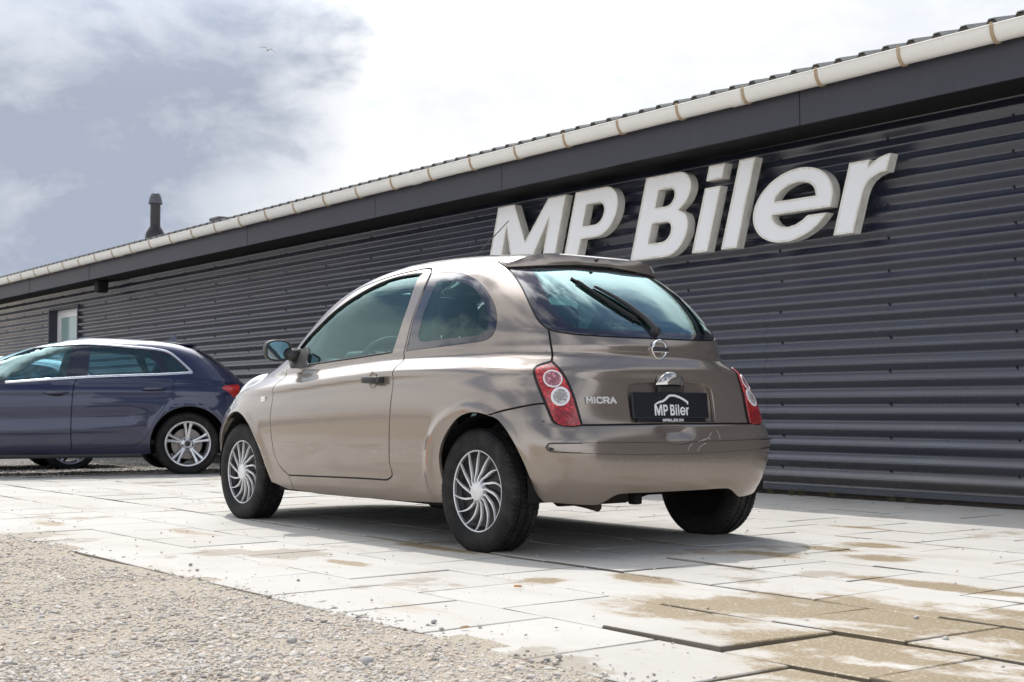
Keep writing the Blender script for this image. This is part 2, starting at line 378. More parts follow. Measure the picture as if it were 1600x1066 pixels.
# bed under the slabs
bed = grid('paving', PAV_X0, PAV_X1, PAV_Y0 - .05, PAV_Y1 + .1, 70, 30, lambda x, y: -.050, M['sand'])
tag(bed, 'pale concrete slab paving between gravel and wall', 'paving')
PIT_ = .4875; PX = .4975; GAP = .007
def slab_mesh(name, sx, sy, seed):
    r = random.Random(seed); c = .0035; hx, hy = sx / 2, sy / 2; V = []; t = .055
    def ring(x, y, z, j=0): return [(sx_ * (x + r.uniform(-j, j)), sy_ * (y + r.uniform(-j, j)), z + r.uniform(-j, j) * .5) for sx_, sy_ in ((-1, -1), (1, -1), (1, 1), (-1, 1))]
    V += ring(hx - c, hy - c, 0, .0008) + ring(hx, hy, -c, .0012) + ring(hx - .002, hy - .002, -t)
    Fc = [(0, 1, 2, 3)]
    for a in (0, 4):
        for k in range(4): Fc.append((a + k, a + 4 + k, a + 4 + (k + 1) % 4, a + (k + 1) % 4))
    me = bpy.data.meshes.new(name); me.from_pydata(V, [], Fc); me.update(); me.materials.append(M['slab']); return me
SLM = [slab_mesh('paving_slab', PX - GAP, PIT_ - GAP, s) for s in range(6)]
rows = int((PAV_Y1 - 2.2575) / PIT_) + 1
# settled and tipped slabs: (row, centre x): (height of near edge, far edge, left edge, right edge offsets) in metres
def slab_z(j, cx, cy):
    n1 = mnoise.noise((cx * 1.7, cy * 1.7, 5.)); n2 = mnoise.noise((cx * 2.1 + 9, cy * 2.1, 1.)); n3 = mnoise.noise((cx * 2.3, cy * 2.3 + 7, 2.))
    z = .0035 * n1; tx = .006 * n2; ty = .006 * n3
    return z, tx, ty
TIP = {(2, -2.62): (.022, .0, .030), (2, -2.12): (.010, .006, .022), (2, -3.11): (.007, .0, .012), (1, -2.83): (.024, .01, .034), (1, -2.33): (-.004, .012, .012), (1, -1.83): (.0, -.01, .02),
       (2, -1.62): (.004, .01, .03), (1, -1.34): (.0, .01, .026), (0, -2.62): (-.012, .01, .0), (0, -2.1): (-.02, .0, .012), (0, -1.6): (-.016, .02, .014),
       (3, -5.05): (.012, .0, .020), (3, -4.55): (.010, -.006, .016), (4, -4.30): (.012, 0, .02), (4, -6.3): (.014, .0, .024), (3, -6.55): (.012, .0, .02), (4, -7.3): (.018, .006, .03), (5, -7.55): (.016, -.01, .03),
       (5, -8.05): (.020, 0, .03), (6, -8.3): (.014, .012, .03), (6, -7.8): (.018, .0, .03), (3, -4.05): (-.004, .01, .0), (5, -5.05): (.010, .0, .02)}
slabs = []
for j in range(rows):
    y0 = 2.2575 + PIT_ * j + (.020 if j >= 3 else 0); off = -2.865 if j % 2 == 0 else -2.865 + PX / 2
    i0 = int(math.floor((PAV_X0 - off) / PX)); i1 = int(math.ceil((PAV_X1 - off) / PX))
    for i in range(i0, i1):
        cx = off + (i + .5) * PX; cy = y0 + PIT_ / 2
        d = np.array([cx, cy, 0]) - CAM; dep = d @ FW
        px = 800 + F_PX * (d @ RT) / max(dep, .1); py = 533 - F_PX * (d @ UP) / max(dep, .1)
        vis = dep > 1 and -120 < px < 1720 and py < 1180
        slabs.append((0 if vis else 1, dep, cx, cy, j))
slabs.sort()
rest = []
for k, (nv, dep, cx, cy, j) in enumerate(slabs):
    z, tx, ty = slab_z(j, cx, cy)
    for (tj, tcx), (dz, sx_, sy_) in TIP.items():
        if tj == j and abs(tcx - cx) < .2: z += dz * .26; tx += sx_ * .35; ty += sy_ * .27
    rot = (math.atan(-ty / PIT_) if True else 0, math.atan(-tx / PX), random.uniform(-.006, .006))
    loc = (cx + random.uniform(-.0015, .0015), cy + random.uniform(-.0015, .0015), z)
    if nv or k >= 298: rest.append((loc, rot)); continue
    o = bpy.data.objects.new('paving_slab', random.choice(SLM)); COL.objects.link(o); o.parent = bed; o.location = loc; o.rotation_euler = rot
bm = bmesh.new()
for loc, rot in rest:
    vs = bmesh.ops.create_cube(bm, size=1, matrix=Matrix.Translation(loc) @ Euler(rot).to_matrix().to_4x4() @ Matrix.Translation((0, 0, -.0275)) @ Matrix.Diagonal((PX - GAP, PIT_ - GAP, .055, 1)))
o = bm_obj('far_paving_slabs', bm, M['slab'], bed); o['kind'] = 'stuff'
# pebbles (geometry nodes on a cloud of points)
pcol = bpy.data.collections.new('pebble_shapes')
for k in range(9):
    bm = bmesh.new(); bmesh.ops.create_icosphere(bm, subdivisions=2 if k < 5 else 1, radius=1); r = random.Random(k + 3); s = (1, r.uniform(.6, .95), r.uniform(.28, .52))
    for v in bm.verts:
        q = v.co.normalized(); f = 1 + .26 * mnoise.noise(q * 1.3 + Vector((k * 3.1, 0, 0))) + .10 * mnoise.noise(q * 3.3 + Vector((0, k * 2.1, 0)))
        v.co = Vector((q.x * s[0], q.y * s[1], q.z * s[2])) * f
    me = bpy.data.meshes.new('pebble'); bm.to_mesh(me); bm.free(); me.materials.append(M['pebble'])
    me.polygons.foreach_set('use_smooth', [k % 3 != 0] * len(me.polygons))
    pcol.objects.link(bpy.data.objects.new('pebble', me))
def pebble_cloud(name, P, S, label):
    me = bpy.data.meshes.new(name); me.from_pydata([tuple(p) for p in P], [], []); N = len(P)
    a = me.attributes.new('psize', 'FLOAT', 'POINT'); a.data.foreach_set('value', np.asarray(S, dtype=np.float32))
    a = me.attributes.new('prot', 'FLOAT_VECTOR', 'POINT'); rot = np.stack([RNG.uniform(-.5, .5, N), RNG.uniform(-.5, .5, N), RNG.uniform(0, 6.283, N)], 1).astype(np.float32); a.data.foreach_set('vector', rot.ravel())
    o = bpy.data.objects.new(name, me); COL.objects.link(o); tag(o, label, 'pebbles', kind='stuff')
    g = bpy.data.node_groups.new(name, 'GeometryNodeTree'); g.interface.new_socket('Geometry', in_out='INPUT', socket_type='NodeSocketGeometry'); g.interface.new_socket('Geometry', in_out='OUTPUT', socket_type='NodeSocketGeometry')
    N_ = g.nodes; gi = N_.new('NodeGroupInput'); go = N_.new('NodeGroupOutput'); ip = N_.new('GeometryNodeInstanceOnPoints'); ci = N_.new('GeometryNodeCollectionInfo')
    ci.inputs['Collection'].default_value = pcol; ci.inputs['Separate Children'].default_value = True; ci.inputs['Reset Children'].default_value = True
    ip.inputs['Pick Instance'].default_value = True
    na = N_.new('GeometryNodeInputNamedAttribute'); na.data_type = 'FLOAT'; na.inputs['Name'].default_value = 'psize'
    nb = N_.new('GeometryNodeInputNamedAttribute'); nb.data_type = 'FLOAT_VECTOR'; nb.inputs['Name'].default_value = 'prot'
    er = N_.new('FunctionNodeEulerToRotation'); L = g.links
    L.new(gi.outputs[0], ip.inputs['Points']); L.new(ci.outputs[0], ip.inputs['Instance']); L.new(na.outputs[0], ip.inputs['Scale']); L.new(nb.outputs[0], er.inputs[0]); L.new(er.outputs[0], ip.inputs['Rotation'])
    L.new(ip.outputs[0], go.inputs[0]); md = o.modifiers.new('pebbles', 'NODES'); md.node_group = g; return o
# dense pebbles where the camera is close, thinner further off, feathering out over the slabs' edge
pts = []; sz = []
NP = 42000
while len(pts) < NP:
    n_ = 40000; dep = 2.9 + 5.5 * RNG.random(n_) ** 1.5; lat = (RNG.random(n_) * 2 - 1.02) * .42 * dep
    xy = dep[:, None] * F0[None, :2] + lat[:, None] * RT[None, :2]
    for (x, y), d in zip(xy, dep):
        e = 2.245 + .10 * mnoise.noise((x * .8, 3, 0)) + .06 * mnoise.noise((x * 4, 1, 0)); over = y - e
        if over > 0 and random.random() > math.exp(-over / .035): continue
        if y < -2: continue
        cl = mnoise.noise((x * 2.2, y * 2.2, 8)); 
        if cl < -.15 and random.random() < .55: continue
        s = .0026 + .0062 * random.random() ** 3.2 + (.0095 * random.random() if random.random() < .10 else 0)
        z = gz(x, min(y, 2.33)) if over < .05 else .0
        pts.append((x, y, max(z, .0 if y > 2.26 else -1) + s * .06)); sz.append(s)
        if len(pts) >= NP: break
pebble_cloud('gravel_pebbles', pts, sz, 'loose pebbles covering the sandy yard')
pts = []; sz = []
for k in range(2600):
    x = random.uniform(-13, 1.5); y = 2.25 + 5.7 * random.random() ** (2.2 if k % 3 else .9)
    if k % 7 == 0: y = YW - .12 - .7 * random.random() ** 2.2
    s = .0022 + .0055 * random.random() ** 4; pts.append((x, y, .006 + s * .3)); sz.append(s)
pebble_cloud('scattered_pebbles', pts, sz, 'small stray pebbles scattered on the concrete slabs')
pts = []; sz = []
for k in range(16000):
    x = -13.25 - 6 * random.random() ** 1.6; y = random.uniform(2.2, 8.0); s = .005 + .012 * random.random() ** 2.5; pts.append((x, y, gz(x, y) + s * .25)); sz.append(s)
pebble_cloud('strip_pebbles', pts, sz, 'coarse gravel stones around the parked cars')

# ------------------------------------------------------------------ building
BX0, BX1 = -31.0, 4.0
SLOPE = .0038
def zs(x, z): return z + SLOPE * (x + 4.6)
bld = empty('warehouse', (-5, YW, 0)); tag(bld, 'long dark workshop building clad in horizontal corrugated sheets', 'building')
def bpart(name, verts, faces, m, smooth=False, parent=None, sharp=None):
    par = parent or bld
    V = [(v[0] + 5, v[1] - YW, v[2]) for v in verts]
    o = mesh_obj(name, V, faces, m, par, smooth)
    if smooth and sharp: o.data.set_sharp_from_angle(angle=R_(sharp))
    return o
def prism_x(name, prof, x0, x1, m, zslope=True, smooth=False, sharp=40, nx=1, parent=None, caps=True):
    """extrude a closed (y,z) profile along X"""
    V = []; Fc = []; k = len(prof)
    for i in range(nx + 1):
        x = x0 + (x1 - x0) * i / nx
        V += [(x, y, zs(x, z) if zslope else z) for y, z in prof]
    for i in range(nx):
        for a in range(k): b = (a + 1) % k; Fc.append((i * k + a, i * k + b, (i + 1) * k + b, (i + 1) * k + a))
    if caps: Fc += [tuple(range(k))[::-1], tuple(nx * k + a for a in range(k))]
    return bpart(name, V, Fc, m, smooth, parent, sharp)
# corrugated cladding: sheets about 3.1 m long, window opening cut out of their run
WIN = (-23.85, -22.455, 1.45, 2.39)
PITCH = .1205; DEPTH = .0195
def wave(z):
    t = (z / PITCH) % 1.0; s = math.sin(2 * math.pi * t); return DEPTH * math.asin(.965 * s) / math.asin(.965)
def sheet(x0, x1, z0, z1, dy, seed):
    nz = int((z1 - z0) / PITCH * 14); zs_ = np.linspace(z0, z1, nz); nx = max(2, int((x1 - x0) / .22)); xs = np.linspace(x0, x1, nx)
    V = [(x, YW + .0 - wave(z) + dy + .0018 * mnoise.noise((x * .5, z * .7, seed)) + .0004 * mnoise.noise((x * 1.5, z * 2, seed)), z) for z in zs_ for x in xs]
    Fc = [(j * nx + i, j * nx + i + 1, (j + 1) * nx + i + 1, (j + 1) * nx + i) for j in range(nz - 1) for i in range(nx - 1)]
    bpart('corrugated_sheet', V, Fc, M['sheet'], True)
edges = list(np.arange(BX0, WIN[0], 3.5)) + [WIN[0]]; edges = [e for e in edges]
spans = list(zip(edges[:-1], edges[1:])) + [(WIN[0], WIN[1])]
xe = WIN[1]
while xe < BX1: spans.append((xe, min(xe + 3.05, BX1))); xe += 3.05
for k, (a, b) in enumerate(spans):
    if a == WIN[0] and b == WIN[1]:
        sheet(a, b, .05, WIN[2], .0012, k); sheet(a, b, WIN[3], 2.80, .0012, k); continue
    sheet(a - (.015 if k % 2 else 0), b + (.015 if k % 2 else 0), .05, 2.80, .0016 if k % 2 else 0, k)
# base flashing and plinth
prism_x('base_flashing', [(YW - .028, .038), (YW - .030, .072), (YW - .012, .078), (YW + .02, .078), (YW + .02, .030)], BX0, BX1, M['steel'], False)
prism_x('plinth', [(YW + .012, -.12), (YW + .012, .034), (YW + .12, .034), (YW + .12, -.12)], BX0, BX1, M['plinth'], False)
# screws
bm = bmesh.new()
for x in np.arange(-30.4, BX1, 1.015):
    for k in range(1, 23, 2):
        z = PITCH * (k + .78)
        if WIN[0] - .1 < x < WIN[1] + .1 and WIN[2] < z < WIN[3]: continue
        m4 = Matrix.Translation((x + random.uniform(-.01, .01) + 5, -.004 - wave(z) * 1, z)) @ Matrix.Rotation(R_(90), 4, 'X')
        bmesh.ops.create_cone(bm, cap_ends=True, segments=6, radius1=.0075, radius2=.006, depth=.012, matrix=m4)
o = bm_obj('screws', bm, M['black'], bld); o['kind'] = 'stuff'
# backing wall, soffit, fascia boards, gutter, roof
prism_x('backing_wall', [(YW + .05, .0), (YW + .05, 2.9), (YW + .2, 2.9), (YW + .2, .0)], WIN[1] + .001, BX1, M['black'], False)
prism_x('backing_wall', [(YW + .05, .0), (YW + .05, 2.9), (YW + .2, 2.9), (YW + .2, .0)], BX0, WIN[0] - .001, M['black'], False)
YF = 7.64; ZF0, ZF1 = 2.742, 3.03
prism_x('soffit', [(YF + .02, ZF0 + .012), (YF + .02, ZF0 + .03), (YW + .2, ZF0 + .03), (YW + .2, ZF0 + .012)], BX0, BX1, M['black'])
fj = [-31, -28.6, -26.2, -23.6, -20.75, -17.95, -15.3, -12.3, -10.05, -6.45, -2.6, 1.2, 4.0]
for k, (a, b) in enumerate(zip(fj[:-1], fj[1:])):
    dy = random.uniform(-.003, .003); dz = random.uniform(-.003, .003)
    prism_x('fascia_board', [(YF + dy, ZF0 + dz), (YF + dy, ZF1 + dz), (YF + .022, ZF1 + dz), (YF + .022, ZF0 + dz)], a + .004, b - .004, M['fascia'])
gut = empty('gutter', (0, 0, 0)); gut.parent = bld
gc = (YF - .068, 3.080); gr = .064; GD = 1.62
prof = [(gc[0] + gr * math.cos(t), gc[1] + gr * math.sin(t) * GD) for t in np.linspace(math.pi, 2 * math.pi, 18)]
prof = [(gc[0] - gr - .004, gc[1] + .004), (gc[0] - gr - .007, gc[1] - .004)] + prof + [(gc[0] + gr - .003, gc[1])] + [(gc[0] + (gr - .004) * math.cos(t), gc[1] + (gr - .004) * math.sin(t) * GD) for t in np.linspace(2 * math.pi, math.pi, 18)]
gj = [-31, -27.2, -23.2, -19.3, -15.4, -11.4, -6.98, -3.2, .8, 4.0]
for a, b in zip(gj[:-1], gj[1:]): prism_x('gutter_run', prof, a, b, M['gutter'], smooth=True, parent=gut, nx=6)
for x in gj[1:-1]:
    pr = [(gc[0] + (gr + .004) * math.cos(t), gc[1] + (gr + .004) * math.sin(t) * GD) for t in np.linspace(math.pi, 2 * math.pi, 18)]
    prism_x('gutter_joint', pr + [(gc[0] + gr - .01, gc[1] - .002), (gc[0] - gr + .01, gc[1] - .002)], x - .06, x + .06, M['gutter'], smooth=True, parent=gut)
xb = -4.79
while xb < 3.5: xb += .70
while xb > BX0:
    pr = [(gc[0] + (gr + .0065) * math.cos(t), gc[1] + (gr + .0065) * math.sin(t) * GD) for t in np.linspace(math.pi * .96, 2 * math.pi, 18)]
    prism_x('gutter_bracket', pr + [(gc[0] + gr - .008, gc[1] - .004), (gc[0] - gr + .008, gc[1] - .004)], xb - .012, xb + .012, M['bracket'], smooth=True, parent=gut)
    xb -= .70
# roof: corrugated fibre-cement, ribs running up the slope, ends showing over the gutter
RP = .2015; nxr = int((BX1 - BX0) / RP * 10); xs = np.linspace(BX0, BX1, nxr); V = []; Fc = []
def rib(x):
    t = ((x + 4.815) / RP) % 1.0; d = min(t, 1 - t); return .052 * (1 - min(1, max(0, (d - .13) / .14)))
roof_prof = [(YF - .09, 0.0), (YF + .25, .085), (13.5, 1.35), (19.5, 0.0)]
for th in (0, -.008):
    for (y, dz) in roof_prof: V += [(x, y, zs(x, 3.082 + dz + rib(x) + th)) for x in xs]
q = len(roof_prof)
for t in range(2):
    for j in range(q - 1):
        for i in range(nxr - 1):
            a = (t * q + j) * nxr + i; f = (a, a + 1, a + nxr + 1, a + nxr); Fc.append(f if t == 0 else f[::-1])
for i in range(nxr - 1): a = i; b = q * nxr + i; Fc.append((b, b + 1, a + 1, a))
bpart('roof', V, Fc, M['roofing'])
rw_, rt_ = .29 * RP, .14 * RP; rm = bpy.data.meshes.new('rib_end')
rm.from_pydata([(-rw_ * .98, 0, 0), (rw_ * .98, 0, 0), (rt_, 0, .044), (-rt_, 0, .044), (-rw_ * .98, .05, .008), (rw_ * .98, .05, .008), (rt_, .05, .052), (-rt_, .05, .052)], [], [(0, 1, 2, 3), (7, 6, 5, 4), (0, 4, 5, 1), (1, 5, 6, 2), (2, 6, 7, 3), (3, 7, 4, 0)]); rm.materials.append(M['plinth'])
for k in range(int((BX1 + 4.815) / RP), int((BX0 + 4.815) / RP), -1):
    x = -4.815 + k * RP; o = bpy.data.objects.new('rib_end', rm); COL.objects.link(o); o.parent = bld; o.location = (x + 5, YF - .088 - YW, zs(x, 3.075))
# gable ends so the building is closed
for x in (BX0, BX1 - .02):
    prism_x('end_wall', [(YW + .2, 0), (YW + .2, 3.1), (13.5, 4.35), (19.3, 3.05), (19.3, 0)], x, x + .02, M['sheet'], False)
prism_x('back_wall', [(19.2, 0), (19.2, 3.05), (19.3, 3.05), (19.3, 0)], BX0, BX1, M['sheet'], False)
# window
wn_ = empty('window', (0, 0, 0)); wn_.parent = bld
w0, w1, z0, z1 = WIN
def wbox(name, lo, hi, m, par=wn_): return bpart(name, *(lambda b: (b, [(0, 1, 3, 2), (4, 6, 7, 5), (0, 4, 5, 1), (2, 3, 7, 6), (0, 2, 6, 4), (1, 5, 7, 3)]))([(x, y, z) for x in (lo[0], hi[0]) for y in (lo[1], hi[1]) for z in (lo[2], hi[2])]), m, parent=par)
for nm, lo, hi in (('reveal', (w0 - .03, YW - .022, z0), (w0 + .004, YW + .20, z1)), ('reveal', (w1 - .004, YW - .022, z0), (w1 + .03, YW + .20, z1)), ('reveal', (w0 - .03, YW - .022, z1 - .004), (w1 + .03, YW + .20, z1 + .03)), ('sill', (w0 - .04, YW - .05, z0 - .03), (w1 + .04, YW + .20, z0 + .004))):
    wbox(nm, lo, hi, M['fascia'])
fy = YW + .13
for lo, hi in (((w0 + .004, fy, z0 + .004), (w0 + .075, fy + .06, z1 - .004)), ((w1 - .075, fy, z0 + .004), (w1 - .004, fy + .06, z1 - .004)), ((w0 + .075, fy, z1 - .075), (w1 - .075, fy + .06, z1 - .004)), ((w0 + .075, fy, z0 + .004), (w1 - .075, fy + .06, z0 + .075))): wbox('frame', lo, hi, M['pvc'])
for lo, hi in (((w0 + .075, fy + .012, z0 + .075), (w0 + .13, fy + .05, z1 - .075)), ((w1 - .13, fy + .012, z0 + .075), (w1 - .075, fy + .05, z1 - .075)), ((w0 + .13, fy + .012, z1 - .13), (w1 - .13, fy + .05, z1 - .075)), ((w0 + .13, fy + .012, z0 + .075), (w1 - .13, fy + .05, z0 + .13))): wbox('sash', lo, hi, M['pvc'])
wbox('pane', (w0 + .13, fy + .028, z0 + .13), (w1 - .13, fy + .036, z1 - .13), M['pane'])
wbox('backing', (w0 - .02, YW + .21, z0 - .02), (w1 + .02, YW + .23, z1 + .02), M['black'])
# soffit lamp and flue, roof vent
o = box('soffit_lamp', (-20.95 + 5, YW - .30 - YW, 2.50), (-20.78 + 5, YW - .12 - YW, 2.69), M['black'], bld, .03)
fl = empty('flue_pipe', (-21.9, 9.2, 3.3)); tag(fl, 'dark round flue pipe with ribbed cowl rising from the roof', 'flue pipe')
V, Fc = lathe([(.12, .165), (.30, .165), (.36, .155), (.42, .125), (.46, .098), (.48, .090)], 32, 'Z'); mesh_obj('base_cone', V, Fc, M['dark_pipe'], fl, True)
V, Fc = lathe([(.30, 0.0855), (.62, 0.0855), (.62, 0.0874), (.645, 0.0874), (.645, 0.0855), (.93, 0.0855)], 32, 'Z'); o = mesh_obj('pipe', V, Fc, M['dark_pipe'], fl, True); o.data.set_sharp_from_angle(angle=R_(35))
V, Fc = lathe([(.86, 0.0940), (.86, 0.1175), (.885, 0.1184), (.89, 0.1119), (.93, 0.1090), (.935, 0.1043), (.965, 0.1010), (.97, 0.0940), (1.0, 0.0916), (1.005, 0.0822), (1.035, 0.0705), (1.05, 0.0000)], 32, 'Z'); o = mesh_obj('cowl', V, Fc, M['cowl'], fl, True); o.data.set_sharp_from_angle(angle=R_(35))
vt = empty('roof_vent', (-19.25, 9.2, 3.4)); tag(vt, 'low flat grey vent box lying on the roof', 'roof vent')
box('vent_body', (-.12, -.12, -.02), (.12, .12, .17), M['cowl'], vt, .01); box('vent_lid', (-.17, -.17, .171), (.17, .17, .225), M['cowl'], vt, .02)

# ------------------------------------------------------------------ sign letters on the wall
sign = empty('shop_sign', (-8.2, YW - .06, 1.94)); tag(sign, 'big white raised italic letters on the dark wall reading MP Biler', 'sign')
SLANT = .30; LY0, LY1 = 7.93, 8.012
def arc(cx, cz, rx, rz, a0, a1, n=20): return [(cx + rx * math.cos(R_(a)), cz + rz * math.sin(R_(a))) for a in np.linspace(a0, a1, n)]
LET = {
 'M': ([(-10.69, 1.94), (-10.69, 2.63), (-10.432, 2.63), (-10.157, 2.257), (-9.913, 2.63), (-9.66, 2.63), (-9.66, 1.94), (-9.838, 1.94), (-9.850, 2.446), (-10.07, 1.94), (-10.25, 1.94), (-10.497, 2.426), (-10.491, 1.94)], []),
 'P': ([(-9.52, 1.94), (-9.52, 2.63)] + arc(-9.115, 2.414, .218, .216, 90, -90, 26) + [(-9.322, 2.198), (-9.322, 1.94)], [[(-9.334, 2.309), (-9.334, 2.503)] + arc(-9.168, 2.406, .099, .097, 90, -90, 16)]),
 'B': ([(-8.59, 1.94), (-8.59, 2.635)] + arc(-8.205, 2.468, .192, .167, 90, -35, 18) + [(-8.110, 2.318)] + arc(-8.160, 2.136, .205, .196, 48, -90, 20), [[(-8.402, 2.365), (-8.402, 2.513)] + arc(-8.268, 2.439, .075, .074, 90, -90, 12), [(-8.402, 2.068), (-8.402, 2.235)] + arc(-8.235, 2.1515, .085, .0835, 90, -90, 12)]),
 'i': ([(-7.845, 1.94), (-7.845, 2.458), (-7.671, 2.458), (-7.671, 1.94)], []),
 'dot': ([(-7.848, 2.515), (-7.848, 2.634), (-7.670, 2.634), (-7.670, 2.515)], []),
 'l': ([(-7.517, 1.94), (-7.517, 2.635), (-7.350, 2.635), (-7.350, 1.94)], []),
 'e': (arc(-6.862, 2.212, .384, .276, -8 + 0, 300 - 0 + 25, 60)[::1], []),
 'r': ([(-6.388, 1.94), (-6.388, 2.455), (-6.206, 2.455), (-6.206, 2.405)] + [(-6.17, 2.435), (-6.12, 2.460), (-6.07, 2.472), (-6.032, 2.476), (-6.032, 2.352)] + [(-6.08, 2.350), (-6.13, 2.335), (-6.17, 2.308), (-6.196, 2.268), (-6.206, 2.215), (-6.208, 1.94)], []),
}
# the e: ring with a bar and an open mouth
eo = arc(-6.862, 2.212, .384, .276, -11.5, 339, 70)          # outer run, from the bar's lower right corner round to the terminal
e_outer = [(-6.478, 2.157)] + arc(-6.862, 2.212, .384, .276, 0, 340, 70) + [(-6.505, 2.118), (-6.682, 2.118)] + [(-6.72, 2.088), (-6.78, 2.060), (-6.85, 2.049), (-6.93, 2.060), (-6.99, 2.090), (-7.03, 2.125), (-7.046, 2.157)]
e_hole = [(-7.046, 2.257)] + arc(-6.850, 2.257, .200, .123, 168, 12, 18) + [(-6.642, 2.257)]
LET['e'] = (e_outer, [e_hole])
def letter(name, outer, holes):
    sh = lambda P: np.array([(x + SLANT * (z - 1.94), z) for x, z in P])
    O = resample(sh(outer), .05); O = O if area2(O) > 0 else O[::-1]; H = [resample(sh(h), .05) for h in holes]
    P, T = cdt_fill(O, H, .12)
    tp = lambda x, y, z: (x + 8.2, y - (YW - .06), z - 1.94)
    n_ = len(P); V = [tp(p[0], LY0, p[1]) for p in P]; Fc = [tuple(t) for t in T]
    # face sheet sits in a rim: rim = returns standing 4 mm proud
    face = mesh_obj('letter', V, Fc, M['letter_face'], sign)
    sv = []; sf = []
    for L in [O] + H:
        k = len(L); b = len(sv); Li = inset_poly(L, .016 if L is O else -.016)
        for y, Q in ((LY0 + .001, Li), (LY0 - .004, Li), (LY0 - .004, L), (LY1, L)): sv += [tp(p[0], y, p[1]) for p in Q]
        for r_ in range(3):
            for i in range(k):
                j = (i + 1) % k; f = (b + r_ * k + i, b + r_ * k + j, b + (r_ + 1) * k + j, b + (r_ + 1) * k + i); sf.append(f)
    s_ = mesh_obj('letter_return', sv, sf, M['letter_side'], face)
    bk = mesh_obj('letter_back', [tp(p[0], LY1, p[1]) for p in P], [tuple(t)[::-1] for t in T], M['letter_side'], face)
    return face
for k in 'MPBile': letter(k, *LET[k])
letter('r', *LET['r']); letter('dot', *LET['dot'])
for x in (-9.42, -8.5, -7.76, -7.43, -7.15, -6.3, -10.6, -9.75):
    for z in (2.10, 2.40):
        bm = bmesh.new(); add_box(bm, (x + 8.2 + SLANT * (z - 1.94), .02, z - 1.94), (.02, .07, .02)); bm_obj('fixing_rod', bm, M['black'], sign)
